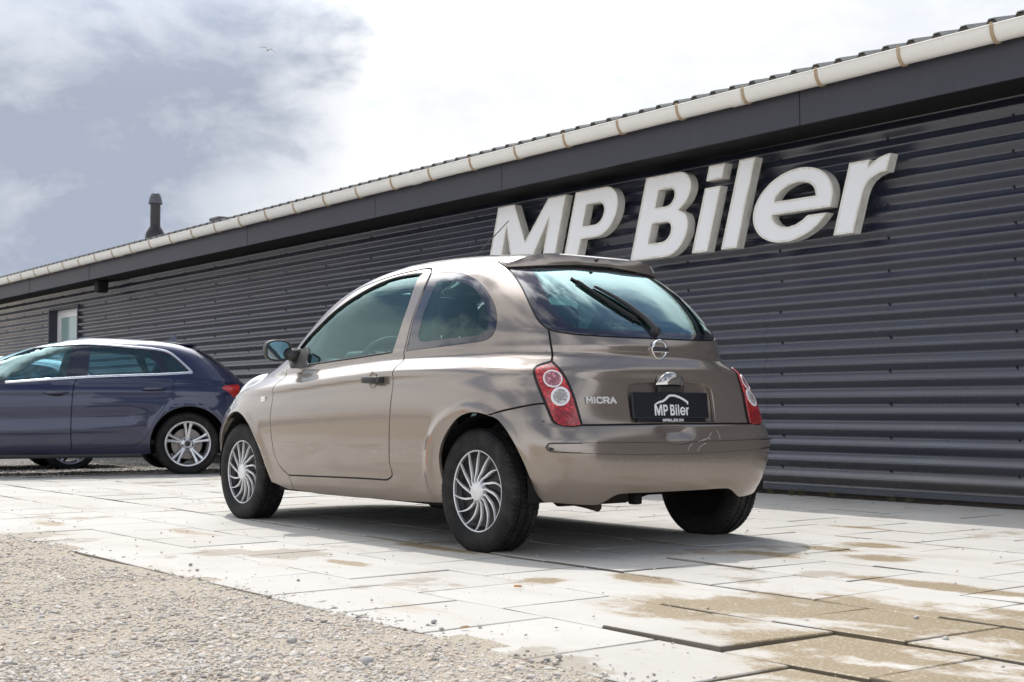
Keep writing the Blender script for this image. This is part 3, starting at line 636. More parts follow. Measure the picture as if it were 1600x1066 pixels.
# ------------------------------------------------------------------ car bodies
class Body:
    """A car shell made of horizontal slices (super-ellipses): columns Z, half width, rear x, front x, rear and front exponent. +x is the rear, -y the near side."""
    def __init__(s, K, loc, rz=0, x1=-.45, x2=-1.7, zshift=None, detail=None, XC=-.9):
        s.XC = XC; K = np.array(K, float); v = np.linspace(0, len(K) - 1.0001, 3000); i = np.floor(v).astype(int); t = (v - i)[:, None]
        p0 = K[np.maximum(i - 1, 0)]; p1 = K[i]; p2 = K[i + 1]; p3 = K[np.minimum(i + 2, len(K) - 1)]
        s.T = .5 * (2 * p1 + (p2 - p0) * t + (2 * p0 - 5 * p1 + 4 * p2 - p3) * t * t + (3 * p1 - p0 - 3 * p2 + p3) * t ** 3)
        s.loc = np.array(loc, float); s.rz = rz; s.x1, s.x2, s.RF = x1, x2, .85
        s.zshift = zshift or (lambda x, z: 0 * x); s.detail = detail
        c, sn = math.cos(-rz), math.sin(-rz); s.Rm = np.array([[c, -sn, 0], [sn, c, 0], [0, 0, 1]])
    def cols(s, Z): return [np.interp(Z, s.T[:, 0], s.T[:, k]) for k in range(1, 6)]
    def f(s, x, y, Z):
        Z0 = Z - s.zshift(x, Z); w, xr, xf, nr, nf = s.cols(Z0)
        rear = x > s.XC; L = np.where(rear, xr - s.XC, s.XC - xf); n = np.where(rear, nr, nf)
        r = (np.abs(x - s.XC) / L) ** n + (np.abs(y) / w) ** n
        return r ** (1 / n) - 1 + np.where(Z0 > s.T[-1, 0], (Z0 - s.T[-1, 0]) * 20, 0)
    def fan(s, S):
        ph = np.where(S > s.x1, (S - s.x1) / s.RF, np.where(S < s.x2, (S - s.x2) / s.RF, 0.)); ox = np.clip(S, s.x2, s.x1)
        return ox, np.sin(ph), -np.cos(ph)
    def map(s, Q, off=0.):
        """(s, Z) -> point on the shell, displaced by off along the outward direction"""
        S, Z = Q[:, 0], Q[:, 1]; ox, dx, dy = s.fan(S); lo = np.full(len(S), 1e-4); hi = np.full(len(S), 3.2)
        for _ in range(36):
            m = (lo + hi) / 2; ins = s.f(ox + dx * m, dy * m, Z) < 0; lo = np.where(ins, m, lo); hi = np.where(ins, hi, m)
        r = lo; P = np.stack([ox + dx * r, dy * r, Z], 1)
        d = off + (s.detail(P) if s.detail else 0); d = np.broadcast_to(d, r.shape)
        return P + np.stack([dx * d, dy * d, 0 * d], 1)
    def normals(s, Q, off=0.):
        e = 2e-3; a = np.array([e, 0]); b = np.array([0, e])
        o1 = off if not callable(off) else None
        g = (lambda q: s.map(q, off(q))) if callable(off) else (lambda q: s.map(q, off))
        du = g(Q + a) - g(Q - a); dv = g(Q + b) - g(Q - b); n = np.cross(du, dv); n /= np.linalg.norm(n, axis=1)[:, None] + 1e-12
        ox, dx, dy = s.fan(Q[:, 0]); flip = (n[:, 0] * dx + n[:, 1] * dy) < 0; n[flip] *= -1; return n
    def inv(s, P):
        P = np.atleast_2d(P); x, y, Z = P[:, 0], P[:, 1], P[:, 2]
        S = np.where(x > s.x1, s.x1 + s.RF * np.arctan2(x - s.x1, -y), np.where(x < s.x2, s.x2 - s.RF * np.arctan2(s.x2 - x, -y), x))
        return np.stack([S, Z], 1)
    @property
    def sc(s): return s.x1 + s.RF * math.pi / 2            # s of the rear centre line
    def hit(s, px, py):
        """first point where the line of sight through a pixel meets the shell"""
        d = s.Rm @ ray(px, py); o = s.Rm @ (CAM - s.loc); D = math.hypot(*s.loc[:2]); t = np.linspace(max(.5, D - 4), D + 4, 1600)
        P = o[None] + d[None] * t[:, None]; v = s.f(P[:, 0], P[:, 1], P[:, 2]); v = np.where((P[:, 2] < .1) | (P[:, 2] > s.T[-1, 0] + .05), 9., v)
        neg = np.where(v < 0)[0]
        if len(neg) == 0: k = int(np.argmin(v)); return P[k]
        a, b = t[neg[0] - 1], t[neg[0]]
        for _ in range(24):
            m = (a + b) / 2; q = o + d * m
            if s.f(*[np.array([c]) for c in q])[0] < 0: b = m
            else: a = m
        return o + d * b
    def px(s, L, n=0):
        L = catmull(L, n) if n else np.array(L, float); return s.inv(np.array([s.hit(*p) for p in L]))
    def side(s, L):
        """(x, Z) pairs on the near side -> (s, Z)"""
        out = []
        for x, Z in L:
            lo, hi = 0., 1.5
            for _ in range(40):
                m = (lo + hi) / 2
                if s.f(np.array([x]), np.array([m]), np.array([Z]))[0] < 0: lo = m
                else: hi = m
            out.append((x, -lo, Z))
        return s.inv(np.array(out))
    def mirror_s(s, Q): Q = np.array(Q).copy(); Q[:, 0] = 2 * s.sc - Q[:, 0]; return Q[::-1]
    def slice_z(s, Z, n=60, a0=0, a1=1):
        """plan outline at height Z from rear centre (0) over the near side to the front centre (1)"""
        w, xr, xf, nr, nf = [float(c) for c in s.cols(np.array(Z))]; out = []
        for t in np.linspace(a0, a1, n):
            a = t * math.pi
            if t < .5: out.append((s.XC + (xr - s.XC) * abs(math.cos(a)) ** (2 / nr), -w * math.sin(a) ** (2 / nr), Z))
            else: out.append((s.XC - (s.XC - xf) * abs(math.cos(a)) ** (2 / nf), -w * abs(math.sin(a)) ** (2 / nf), Z))
        return np.array(out)
def panel(name, body, outer, holes=(), mat_=None, parent=None, h=.035, off=0., gap=.0050, rim=.018, hole_gap=None, mirror=False, he=.018, hole_rim=None, flatz=None):
    O = resample(np.array(outer), he); O = O if area2(O) > 0 else O[::-1]; O = inset_poly(O, gap)
    H = []
    for q in holes:
        q = resample(np.array(q), he); q = q if area2(q) > 0 else q[::-1]; H.append(inset_poly(q, -(gap if hole_gap is None else hole_gap)))
    P, T = cdt_fill(O, H, h)
    offv = off(P) if callable(off) else off
    V = body.map(P, offv); N = body.normals(P, off)
    # orientation
    a = V[T[:, 1]] - V[T[:, 0]]; b = V[T[:, 2]] - V[T[:, 0]]; fl = (np.cross(a, b) * N[T[:, 0]]).sum(1) < 0; T[fl] = T[fl][:, ::-1]
    V = list(V); N = list(N); Fc = [tuple(t) for t in T]
    for L, isO, rr in [(O, True, rim)] + [(q, False, rim if hole_rim is None else hole_rim) for q in H]:
        if not rr: continue
        k = len(L); oo = off(L) if callable(off) else off; A = body.map(L, oo); nn = body.normals(L, off)
        L2 = inset_poly(L, .0012 if isO else -.0012)
        tdir = np.roll(A, -1, 0) - np.roll(A, 1, 0); tdir /= np.linalg.norm(tdir, axis=1)[:, None] + 1e-12; out = np.cross(tdir, nn)
        cen = body.map(inset_poly(L, .004), oo if not callable(off) else off(inset_poly(L, .004)))
        sgn = np.where(((A - cen) * out).sum(1) < 0, -1., 1.)[:, None] * (1 if isO else -1); out = out * sgn * (1 if isO else 1)
        if not isO: out = np.where(((A - body.map(inset_poly(L, -.004), oo if not callable(off) else off(inset_poly(L, -.004)))) * out).sum(1)[:, None] < 0, -out, out)
        b0 = len(V); V += list(A) + list(A - nn * rr * .25 + out * .0006) + list(A - nn * rr); N += list((nn + out * .6)) + list(out) + list(out)
        for r_ in (0, 1):
            for i in range(k):
                j = (i + 1) % k; f = [b0 + r_ * k + i, b0 + r_ * k + j, b0 + (r_ + 1) * k + j, b0 + (r_ + 1) * k + i]
                p0, p1, p2 = V[f[0]], V[f[1]], V[f[2]]
                if np.dot(np.cross(p1 - p0, p2 - p0), out[i]) < 0: f = f[::-1]
                Fc.append(tuple(f))
    N = np.array(N); N /= np.linalg.norm(N, axis=1)[:, None] + 1e-12; V = np.array(V)
    o = mesh_obj(name, V, Fc, mat_, parent, True, N); res = [o]
    if mirror:
        fl = np.array([1, -1, 1]); res.append(mesh_obj(name, V * fl, [f[::-1] for f in Fc], mat_, mirror if not isinstance(mirror, bool) else parent, True, N * fl))
    return res if mirror else o
def top_panel(name, body, outer, mat_, parent, h=.06, off=0., zmin=.5):
    """panel over the top of the shell, outlined in plan (x, y)"""
    O = resample(np.array(outer)[:, :2], .04); O = O if area2(O) > 0 else O[::-1]; P, T = cdt_fill(O, [], h)
    def z(Q):
        lo = np.full(len(Q), zmin); hi = np.full(len(Q), body.T[-1, 0] + .02)
        for _ in range(36):
            m = (lo + hi) / 2; ins = body.f(Q[:, 0], Q[:, 1], m) < 0; lo = np.where(ins, m, lo); hi = np.where(ins, hi, m)
        return np.stack([Q[:, 0], Q[:, 1], lo], 1)
    V = z(P); e = 2e-3; du = z(P + [e, 0]) - z(P - [e, 0]); dv = z(P + [0, e]) - z(P - [0, e]); N = np.cross(du, dv); N[N[:, 2] < 0] *= -1; N /= np.linalg.norm(N, axis=1)[:, None] + 1e-12
    return mesh_obj(name, V + N * off, [tuple(t) for t in T], mat_, parent, True, N)
def ribbon(name, body, curve, width, mat_, parent, off=-.006, closed=False, mirror=False, proud=None):
    """a narrow strip following a curve on the shell (seams, seals, trims)"""
    L = resample(np.array(curve), .02, closed); k = len(L)
    t = (np.roll(L, -1, 0) - np.roll(L, 1, 0)); 
    if not closed: t[0] = L[1] - L[0]; t[-1] = L[-1] - L[-2]
    t /= np.linalg.norm(t, axis=1)[:, None] + 1e-12; nrm = np.stack([-t[:, 1], t[:, 0]], 1) * width / 2
    V = []; N = []
    if proud is None: rows_ = [(-1, off), (1, off)]
    else: rows_ = [(-1, off - .006), (-1, off + proud * .6), (-.55, off + proud), (.55, off + proud), (1, off + proud * .6), (1, off - .006)]
    for a, o_ in rows_: V += list(body.map(L + nrm * a, o_))
    m = len(rows_); Fc = []
    for r_ in range(m - 1):
        for i in range(k if closed else k - 1):
            j = (i + 1) % k; Fc.append((r_ * k + i, r_ * k + j, (r_ + 1) * k + j, (r_ + 1) * k + i))
    V = np.array(V); nn = body.normals(L[:1] * 1., off)[0]; f = Fc[0]
    if np.dot(np.cross(V[f[1]] - V[f[0]], V[f[2]] - V[f[1]]), nn) < 0: Fc = [q[::-1] for q in Fc]
    o = mesh_obj(name, V, Fc, mat_, parent, True); o.data.set_sharp_from_angle(angle=R_(50)); res = [o]
    if mirror: res.append(mesh_obj(name, V * np.array([1, -1, 1]), [q[::-1] for q in Fc], mat_, mirror if not isinstance(mirror, bool) else parent, True)); res[-1].data.set_sharp_from_angle(angle=R_(50))
    return res

# --- car materials
def paint(name, c1, c2, metal=.55, dirt=.5, rust=False, flake=True, rough=.33):
    m = mat(name, c1, rough, metal, .5, 1., .025); n = NT(m); p = n.coord('Object'); x, y, z = n.sepx(p)
    c = n.mix(n.noise(p, 2.0, 3), c1, c2)
    dn = n.noise(n.scale(p, (1.2, 1.2, 2.0)), 2.2, 3, .5, .3)
    low = n.ramp(z, .62, .22)                                                       # road dust thrown up along the sills; brown also painted in for ground reflection
    dm = n.math('MULTIPLY', n.math('MULTIPLY', n.math('ADD', n.math('MULTIPLY', low, .80), .02), n.ramp(dn, .25, .75, .45, 1.)), dirt)
    c = n.mix(dm, c, (.27, .205, .14))
    if rust:
        def ring(cx, cz, r):
            a = n.math('SUBTRACT', x, cx); b = n.math('SUBTRACT', z, cz); d = n.math('SQRT', n.math('ADD', n.math('MULTIPLY', a, a), n.math('MULTIPLY', b, b)))
            return n.ramp(n.math('ADD', n.math('ABSOLUTE', n.math('SUBTRACT', d, r)), n.math('MULTIPLY', n.noise(p, 22, 5, .7), .035)), .030, .016)
        where = n.math('ADD', n.ramp(n.noise(p, 3.6, 3), .52, .62), n.math('MULTIPLY', n.ramp(n.math('ABSOLUTE', n.math('ADD', x, .30)), .09, .03), n.ramp(n.math('ABSOLUTE', n.math('SUBTRACT', z, .44)), .13, .05)), clamp=True)
        rr = n.math('MULTIPLY', ring(0., .285, .372), where)
        c = n.mix(rr, c, n.mix(n.noise(p, 60, 4), (.24, .075, .015), (.36, .16, .045)))
        n.set(n.b.inputs['Metallic'], n.ramp(n.math('MAXIMUM', rr, dm), 0, 1, metal, 0.)); n.set(n.b.inputs['Coat Weight'], n.ramp(n.math('MAXIMUM', rr, n.math('MULTIPLY', dm, .8)), 0, 1, 1, 0))
    else:
        n.set(n.b.inputs['Metallic'], n.ramp(dm, 0, 1, metal, 0.)); n.set(n.b.inputs['Coat Weight'], n.ramp(dm, 0, 1, 1, .1))
    n.color(c); n.rough(n.ramp(dm, 0, .6, rough, .7))
    return m
M['beige'] = paint('beige_paint', (.285, .240, .207), (.294, .248, .214), .56, .55, True, rough=.21)
M['blue'] = paint('grey_blue_paint', (.014, .020, .060), (.016, .023, .066), .40, .08)
M['white_paint'] = paint('white_paint', (.72, .72, .70), (.75, .75, .73), 0., .3)
def glass(name, tint, film=1., ior=1.52, refl=1.9):
    m = bpy.data.materials.new(name); m.use_nodes = True; t = m.node_tree; t.nodes.clear(); L = t.links
    out = t.nodes.new('ShaderNodeOutputMaterial'); mx = t.nodes.new('ShaderNodeMixShader'); tr = t.nodes.new('ShaderNodeBsdfTransparent'); gl = t.nodes.new('ShaderNodeBsdfGlossy'); fr = t.nodes.new('ShaderNodeFresnel')
    tr.inputs[0].default_value = (*tint, 1); gl.inputs['Roughness'].default_value = .012; gl.inputs[0].default_value = (.68, .96, .97, 1); fr.inputs[0].default_value = ior
    geo_ = t.nodes.new('ShaderNodeNewGeometry'); ml = t.nodes.new('ShaderNodeMath'); ml.operation = 'MULTIPLY_ADD'; ml.inputs[1].default_value = refl; ml.inputs[2].default_value = .015; ml.use_clamp = True
    # dusty film, teal painted in for the haze and reflections on the panes
    df = t.nodes.new('ShaderNodeBsdfDiffuse'); df.inputs[0].default_value = (.30, .50, .49, 1); m2 = t.nodes.new('ShaderNodeMixShader'); ns = t.nodes.new('ShaderNodeTexNoise'); ns.inputs['Scale'].default_value = 7; ns.inputs['Detail'].default_value = 6
    tc = t.nodes.new('ShaderNodeTexCoord'); L.new(tc.outputs['Object'], ns.inputs['Vector']); rp = t.nodes.new('ShaderNodeMapRange'); L.new(ns.outputs['Fac'], rp.inputs[0]); rp.inputs[1].default_value = .35; rp.inputs[2].default_value = .8; rp.inputs[3].default_value = .03 * film; rp.inputs[4].default_value = .08 * film
    L.new(fr.outputs[0], ml.inputs[0]); L.new(rp.outputs[0], m2.inputs[0]); L.new(tr.outputs[0], m2.inputs[1]); L.new(df.outputs[0], m2.inputs[2])
    L.new(ml.outputs[0], mx.inputs[0]); L.new(m2.outputs[0], mx.inputs[1]); L.new(gl.outputs[0], mx.inputs[2]); L.new(mx.outputs[0], out.inputs[0]); return m
M['glass'] = glass('tinted_glass', (.66, .90, .87), .45, 1.5, 1.25); M['glass_rear'] = glass('rear_glass', (.58, .80, .77), .10, 1.52, 2.7); M['glass_dark'] = glass('blue_glass', (.48, .70, .78))
M['frit'] = mat('glass_border', (.018, .017, .028), .04, spec=.6, coat=1.0, coat_r=.01)
M['rubber'] = mat('rubber_seal', (.014, .014, .015), .55, spec=.35)
m = mat('black_plastic', (.022, .022, .024), .5, spec=.45); n = NT(m); p = n.coord('Object'); n.color(n.mix(n.noise(p, 8, 5, .7), (.018, .018, .020), (.045, .043, .042))); n.normal(n.bump(n.noise(p, 240, 2), .15, .002)); M['plastic'] = m
m = mat('tyre', (.016, .016, .018), .72, spec=.3); n = NT(m); p = n.coord('Object'); n.color(n.mix(n.ramp(n.noise(p, 10, 6, .7), .40, .75), (.008, .008, .009), (.034, .031, .027))); n.normal(n.bump(n.noise(p, 90, 3), .2, .004)); M['tyre'] = m
M['silver'] = mat('silver_plastic', (.74, .74, .75), .32, .35); M['alloy'] = mat('alloy', (.58, .59, .61), .28, .75, coat=.6)
M['chrome'] = mat('chrome', (.75, .75, .76), .08, 1.0); M['satin'] = mat('satin_trim', (.70, .71, .74), .22, .85)
M['disc'] = mat('brake_disc', (.22, .20, .19), .4, .8)
def lens(name, c, sc=70, tr=0.):
    m = mat(name, c, .08, 0, .6, 1., .01); n = NT(m); p = n.coord('Object'); v = n.voro(p, sc); n.color(n.mix(n.ramp(v, .1, .6), tuple(q * 1.35 for q in c), tuple(q * .45 for q in c))); n.b.inputs['Coat IOR'].default_value = 1.55
    n.set(n.b.inputs['Roughness'], .3); return m
M['red_lens'] = lens('red_lens', (.60, .018, .018)); M['dark_red'] = lens('dark_red_lens', (.42, .008, .010), 120); M['clear_lens'] = lens('clear_lens', (.62, .60, .60), 90); M['pink_lens'] = lens('pink_lens', (.55, .20, .24), 60)
M['white_ring'] = mat('lens_ring', (.78, .74, .76), .25); M['bulb'] = mat('bulb_shade', (.40, .36, .34), .3, .4)
m = mat('fabric', (.075, .080, .085), .95, spec=.2); n = NT(m); p = n.coord('Object'); n.color(n.mix(n.noise(p, 40, 4), (.05, .053, .056), (.11, .115, .12))); M['fabric'] = m
M['trim_grey'] = mat('interior_trim', (.17, .175, .175), .8); M['trim_dark'] = mat('dark_trim', (.035, .036, .038), .7)
M['trim_light'] = mat('headliner', (.50, .50, .47), .9)
M['under'] = mat('underbody', (.013, .012, .012), .9, spec=.2); m = mat('rusty_exhaust', (.030, .020, .015), .85); M['exhaust'] = m
M['mirror'] = mat('mirror_glass', (.26, .33, .38), .02, 1.0)
M['badge_white'] = mat('plate_white', (.78, .78, .80), .5); M['plate_black'] = mat('plate_black', (.012, .013, .018), .38, spec=.5)

def text_mesh(name, txt, size, m, parent, loc, rot, sx=1., bold=0., depth=.001, shear=0., align='CENTER'):
    cu = bpy.data.curves.new(name, 'FONT'); cu.body = txt; cu.size = size; cu.align_x = align; cu.align_y = 'CENTER'; cu.offset = bold; cu.extrude = depth; cu.shear = shear; cu.resolution_u = 4
    t = bpy.data.objects.new(name, cu); COL.objects.link(t); dg = bpy.context.evaluated_depsgraph_get(); me = bpy.data.meshes.new_from_object(t.evaluated_get(dg)); bpy.data.objects.remove(t)
    me.name = name; me.materials.clear(); me.materials.append(m); o = bpy.data.objects.new(name, me); COL.objects.link(o); o.parent = parent; o.location = loc; o.rotation_euler = rot; o.scale = (sx, 1, 1); return o
def rbox(name, lo, hi, m, parent, lev=2, bev=.04, rot=None, loc=None):
    """soft rounded block (upholstery)"""
    bm = bmesh.new(); c = [(a + b) / 2 for a, b in zip(lo, hi)]; add_box(bm, (0, 0, 0), [b - a for a, b in zip(lo, hi)]); bmesh.ops.bevel(bm, geom=bm.edges[:], offset=bev, segments=3, affect='EDGES', profile=.5)
    o = bm_obj(name, bm, m, parent, True); o.location = c
    if rot: o.rotation_euler = rot
    return o
M['badge_silver'] = mat('badge_silver', (.78, .77, .76), .25, .2, coat=1.); M['satin_beige'] = mat('polished_beige', (.55, .50, .45), .10, .8, coat=1.); M['clear_white'] = mat('repeater_lens', (.82, .80, .72), .12, coat=1.)
M['headlamp'] = mat('headlamp_glass', (.80, .80, .78), .06, .25, coat=1.)

STROKES = {'M': [[(0, 0), (0, 1), (.5, .35), (1, 1), (1, 0)]], 'I': [[(.5, 0), (.5, 1)]], 'C': [[(1, .85), (.75, 1), (.25, 1), (0, .75), (0, .25), (.25, 0), (.75, 0), (1, .15)]], 'R': [[(0, 0), (0, 1), (.75, 1), (1, .85), (1, .6), (.75, .45), (0, .45)], [(.5, .45), (1, 0)]],
 'A': [[(0, 0), (.5, 1), (1, 0)], [(.22, .35), (.78, .35)]], 'P': [[(0, 0), (0, 1), (.75, 1), (1, .85), (1, .6), (.75, .45), (0, .45)]], 'B': [[(0, 0), (0, 1), (.75, 1), (.95, .85), (.95, .65), (.75, .52), (0, .52)], [(.75, .52), (1, .38), (1, .15), (.75, 0), (0, 0)]],
 'L': [[(0, 1), (0, 0), (1, 0)]], 'E': [[(1, 1), (0, 1), (0, 0), (1, 0)], [(0, .5), (.85, .5)]], '.': [[(.5, 0), (.5, .06)]], 'D': [[(0, 0), (0, 1), (.6, 1), (1, .7), (1, .3), (.6, 0), (0, 0)]], 'K': [[(0, 0), (0, 1)], [(1, 1), (.05, .45)], [(.35, .6), (1, 0)]],
 'N': [[(0, 0), (0, 1), (1, 0), (1, 1)]], 'S': [[(1, .88), (.75, 1), (.25, 1), (0, .82), (0, .65), (.25, .52), (.75, .48), (1, .35), (1, .18), (.75, 0), (.25, 0), (0, .12)]]}
def stroke_text(name, txt, hgt, adv, th, m, parent, loc, depth=.0006):
    """plain capitals built from mitred strokes, one mesh per word"""
    bm = bmesh.new(); W = sum(adv * (.45 if c in 'I.' else 1) for c in txt); x = -W / 2; e = 0
    for c in txt:
        a = adv * (.45 if c in 'I.' else 1); gw = a - th * 1.75 if c not in 'I.' else 0.
        for pl_ in STROKES[c]:
            pp = np.array([(x + a / 2 + (u - .5) * gw, th / 2 + v * (hgt - th)) for u, v in pl_])
            for i in range(len(pp) - 1):
                d = pp[i + 1] - pp[i]; l = np.linalg.norm(d); d = d / l; n_ = np.array([-d[1], d[0]]) * th / 2; A0 = pp[i] - d * th * .42; B0 = pp[i + 1] + d * th * .42; e += 1; z = depth + e * 1.2e-5
                q = [A0 - n_, B0 - n_, B0 + n_, A0 + n_]; t_ = [bm.verts.new((p[0], p[1], z)) for p in q]; b_ = [bm.verts.new((p[0], p[1], -depth * .5)) for p in q]; bm.faces.new(t_)
                for k in range(4): bm.faces.new((b_[k], b_[(k + 1) % 4], t_[(k + 1) % 4], t_[k]))
        x += a
    o = bm_obj(name, bm, m, parent); o.location = loc; o['kind'] = 'stuff' if False else ''; del o['kind']; return o
# ------------------------------------------------------------------ wheels
def tyre_mesh(Rt, Rr, W, lug=72, flat=.012):
    """lathe with shoulder blocks and grooves, standing slightly squashed"""
    prof = [(-W * .40, Rr - .004), (-W * .47, Rr + .012), (-W * .515, Rr + (Rt - Rr) * .45), (-W * .50, Rr + (Rt - Rr) * .75), (-W * .455, Rt - .010), (-W * .40, Rt - .002), (-W * .30, Rt), (-W * .27, Rt), (-W * .26, Rt - .007), (-W * .225, Rt - .007), (-W * .215, Rt),
            (-W * .06, Rt + .001), (-W * .05, Rt - .007), (W * .05, Rt - .007), (W * .06, Rt + .001), (W * .215, Rt), (W * .225, Rt - .007), (W * .26, Rt - .007), (W * .27, Rt), (W * .30, Rt), (W * .40, Rt - .002), (W * .455, Rt - .010), (W * .50, Rr + (Rt - Rr) * .75), (W * .515, Rr + (Rt - Rr) * .45), (W * .47, Rr + .012), (W * .40, Rr - .004)]
    n = lug * 4; V = []; m = len(prof); Fc = []
    for k in range(n):
        q = 2 * math.pi * k / n; ph = k % 4
        for i, (a, r) in enumerate(prof):
            sh = 0
            if 4 <= i <= m - 5 and r > Rt - .012:
                kk = int(k + (2 if abs(a) < W * .2 else 0) + (i % 3 == 0)) % 4
                if kk == 0 and not (abs(a) < W * .05): sh = .0055
            rr = r - sh; x = rr * math.cos(q); z = rr * math.sin(q)
            if z < -(Rt - flat): a = a * 1.04; z = -(Rt - flat) - (abs(z) - (Rt - flat)) * .05
            V.append((x, a, z))
    for k in range(n):
        k2 = (k + 1) % n
        for i in range(m - 1): Fc.append((k * m + i, k2 * m + i, k2 * m + i + 1, k * m + i + 1))
    return V, Fc
def small_wheel(parent, loc, side, steer=0., proto={}):
    """steel wheel with a silver multi-blade trim; side -1 = near side (faces -y)"""
    w = empty('wheel', loc, steer); w.parent = parent
    def put(key, name, make, m, smooth=True, sharp=35):
        if key not in proto:
            V, Fc = make(); me = bpy.data.meshes.new(name); me.from_pydata(V, [], Fc); me.update(); me.materials.append(m)
            if smooth: me.polygons.foreach_set('use_smooth', [True] * len(me.polygons)); me.set_sharp_from_angle(angle=R_(sharp))
            proto[key] = me
        o = bpy.data.objects.new(name, proto[key]); COL.objects.link(o); o.parent = w
        if side > 0: o.rotation_euler = (0, 0, math.pi)
        return o
    put('t', 'tyre', lambda: tyre_mesh(.2935, .188, .170), M['tyre'], True, 28)
    put('d', 'hubcap', lambda: lathe([(-.055, .0), (-.050, .06), (-.038, .10), (-.040, .165), (-.055, .182), (-.066, .186), (-.066, .180)], 64), M['trim_black_gloss'])
    put('r', 'rim_ring', lambda: lathe([(-.060, .196), (-.072, .1935), (-.0745, .189), (-.072, .1855), (-.060, .1835)], 64), M['silver'])
    put('h', 'hub_cap_centre', lambda: lathe([(-.045, .049), (-.074, .047), (-.080, .041), (-.078, .037), (-.080, .033), (-.081, .0)], 40), M['silver'])
    def blade():
        V = []; Fc = []; N_ = 12
        for i in range(N_ + 1):
            t = i / N_; r = .040 + t * .147; ang = -.42 * t ** 1.25 + .12 * math.exp(-((t - .13) / .10) ** 2); wd = (.0026 + .0043 * math.sin(math.pi * min(1, t * 1.05 + .05)) ** 1.2 * (1 - .35 * t)) * (1.0 if t > .1 else 1.2)
            y0 = -.074 + .012 * math.sin(math.pi * min(t, .9)) * (t < .95); c = math.cos(ang); s_ = math.sin(ang)
            for a, yo in ((-1, .010), (-.8, 0), (.8, 0), (1, .010)):
                x = r; z = a * wd; V.append((x * c - z * s_, y0 + yo, x * s_ + z * c))
        for i in range(N_):
            for a in range(3): Fc.append((i * 4 + a, i * 4 + a + 1, (i + 1) * 4 + a + 1, (i + 1) * 4 + a))
        return V, Fc
    for k in range(14):
        o = put('b', 'spoke', blade, M['silver'], True, 40); a = 2 * math.pi * k / 14 + .11
        o.rotation_euler = (0, -a, math.pi if side > 0 else 0) if side < 0 else (0, a, math.pi)
    put('i', 'wheel_back', lambda: lathe([(.05, .0), (.045, .10), (.06, .14), (.075, .186), (.07, .19), (-.05, .188), (-.05, .18)], 40), M['under'])
    return w
M['trim_black_gloss'] = mat('wheel_black', (.006, .006, .010), .35, spec=.4)
def alloy_wheel(parent, loc, side, steer=0.):
    w = empty('wheel', loc, steer); w.parent = parent; f = 1 if side < 0 else -1
    V, Fc = tyre_mesh(.317, .224, .222, 80); o = mesh_obj('tyre', V, Fc, M['tyre'], w, True); o.data.set_sharp_from_angle(angle=R_(28))
    def L(name, prof, m, n=64):
        V, Fc = lathe([(a * f, r) for a, r in prof], n); Fc = Fc if f > 0 else [q[::-1] for q in Fc]; o = mesh_obj(name, V, Fc, m, w, True); o.data.set_sharp_from_angle(angle=R_(35))
    L('rim', [(-.108, .232), (-.114, .226), (-.112, .216), (-.095, .206), (-.02, .198), (.08, .205), (.10, .23)], M['alloy'])
    L('brake_disc', [(-.02, .0), (-.02, .155), (.0, .155)], M['disc'], 40)
    L('hub', [(-.06, .075), (-.075, .06), (-.082, .040), (-.080, .034), (-.084, .030), (-.085, 0)], M['alloy'], 40)
    bm = bmesh.new()
    L('centre_cap', [(-.0845, .029), (-.0875, .027), (-.0875, 0)], M['plastic'], 32)
    for k in range(5):
        for d in (-1, 1):
            a = 2 * math.pi * k / 5 + math.pi / 2 + d * .155; V = []
            for i, (r, hw, y) in enumerate(((.045, .016, -.074), (.10, .0125, -.082), (.165, .0125, -.092), (.21, .017, -.104))):
                da = d * -.06 * (1 - i / 3)
                for s_, yo in ((-1, .026), (-1, .004), (-.6, 0), (.6, 0), (1, .004), (1, .026)): V.append((r * math.cos(a + da) - s_ * hw * math.sin(a + da), (y + yo) * f, r * math.sin(a + da) + s_ * hw * math.cos(a + da)))
            Fc = [(i * 6 + q, i * 6 + q + 1, (i + 1) * 6 + q + 1, (i + 1) * 6 + q) for i in range(3) for q in range(5)]
            Fc = Fc if f > 0 else [q[::-1] for q in Fc]
            o = mesh_obj('spoke', V, Fc, M['alloy'], w, True); o.data.set_sharp_from_angle(angle=R_(40))
        a = 2 * math.pi * (k + .5) / 5 + math.pi / 2; bm2 = bmesh.new()
        bmesh.ops.create_cone(bm2, cap_ends=True, segments=6, radius1=.010, radius2=.009, depth=.02, matrix=Matrix.Translation((.056 * math.cos(a), -.078 * f, .056 * math.sin(a))) @ Matrix.Rotation(R_(90), 4, 'X')); bm_obj('wheel_bolt', bm2, M['plastic'], w)
    return w
def arch_liner(body_parent, cx, cz, r, y0, y1, m):
    V = []; Fc = []; N_ = 28
    for i in range(N_ + 1):
        a = math.pi * (-.04 + 1.08 * i / N_); V += [(cx + r * math.cos(a), y0, cz + r * math.sin(a)), (cx + r * math.cos(a), y1, cz + r * math.sin(a))]
    for i in range(N_): Fc.append((2 * i, 2 * i + 1, 2 * i + 3, 2 * i + 2))
    V.append((cx, y1, cz)); c = len(V) - 1
    for i in range(N_): Fc.append((2 * i + 1, c, 2 * i + 3))
    return mesh_obj('arch_liner', V, Fc, m, body_parent)

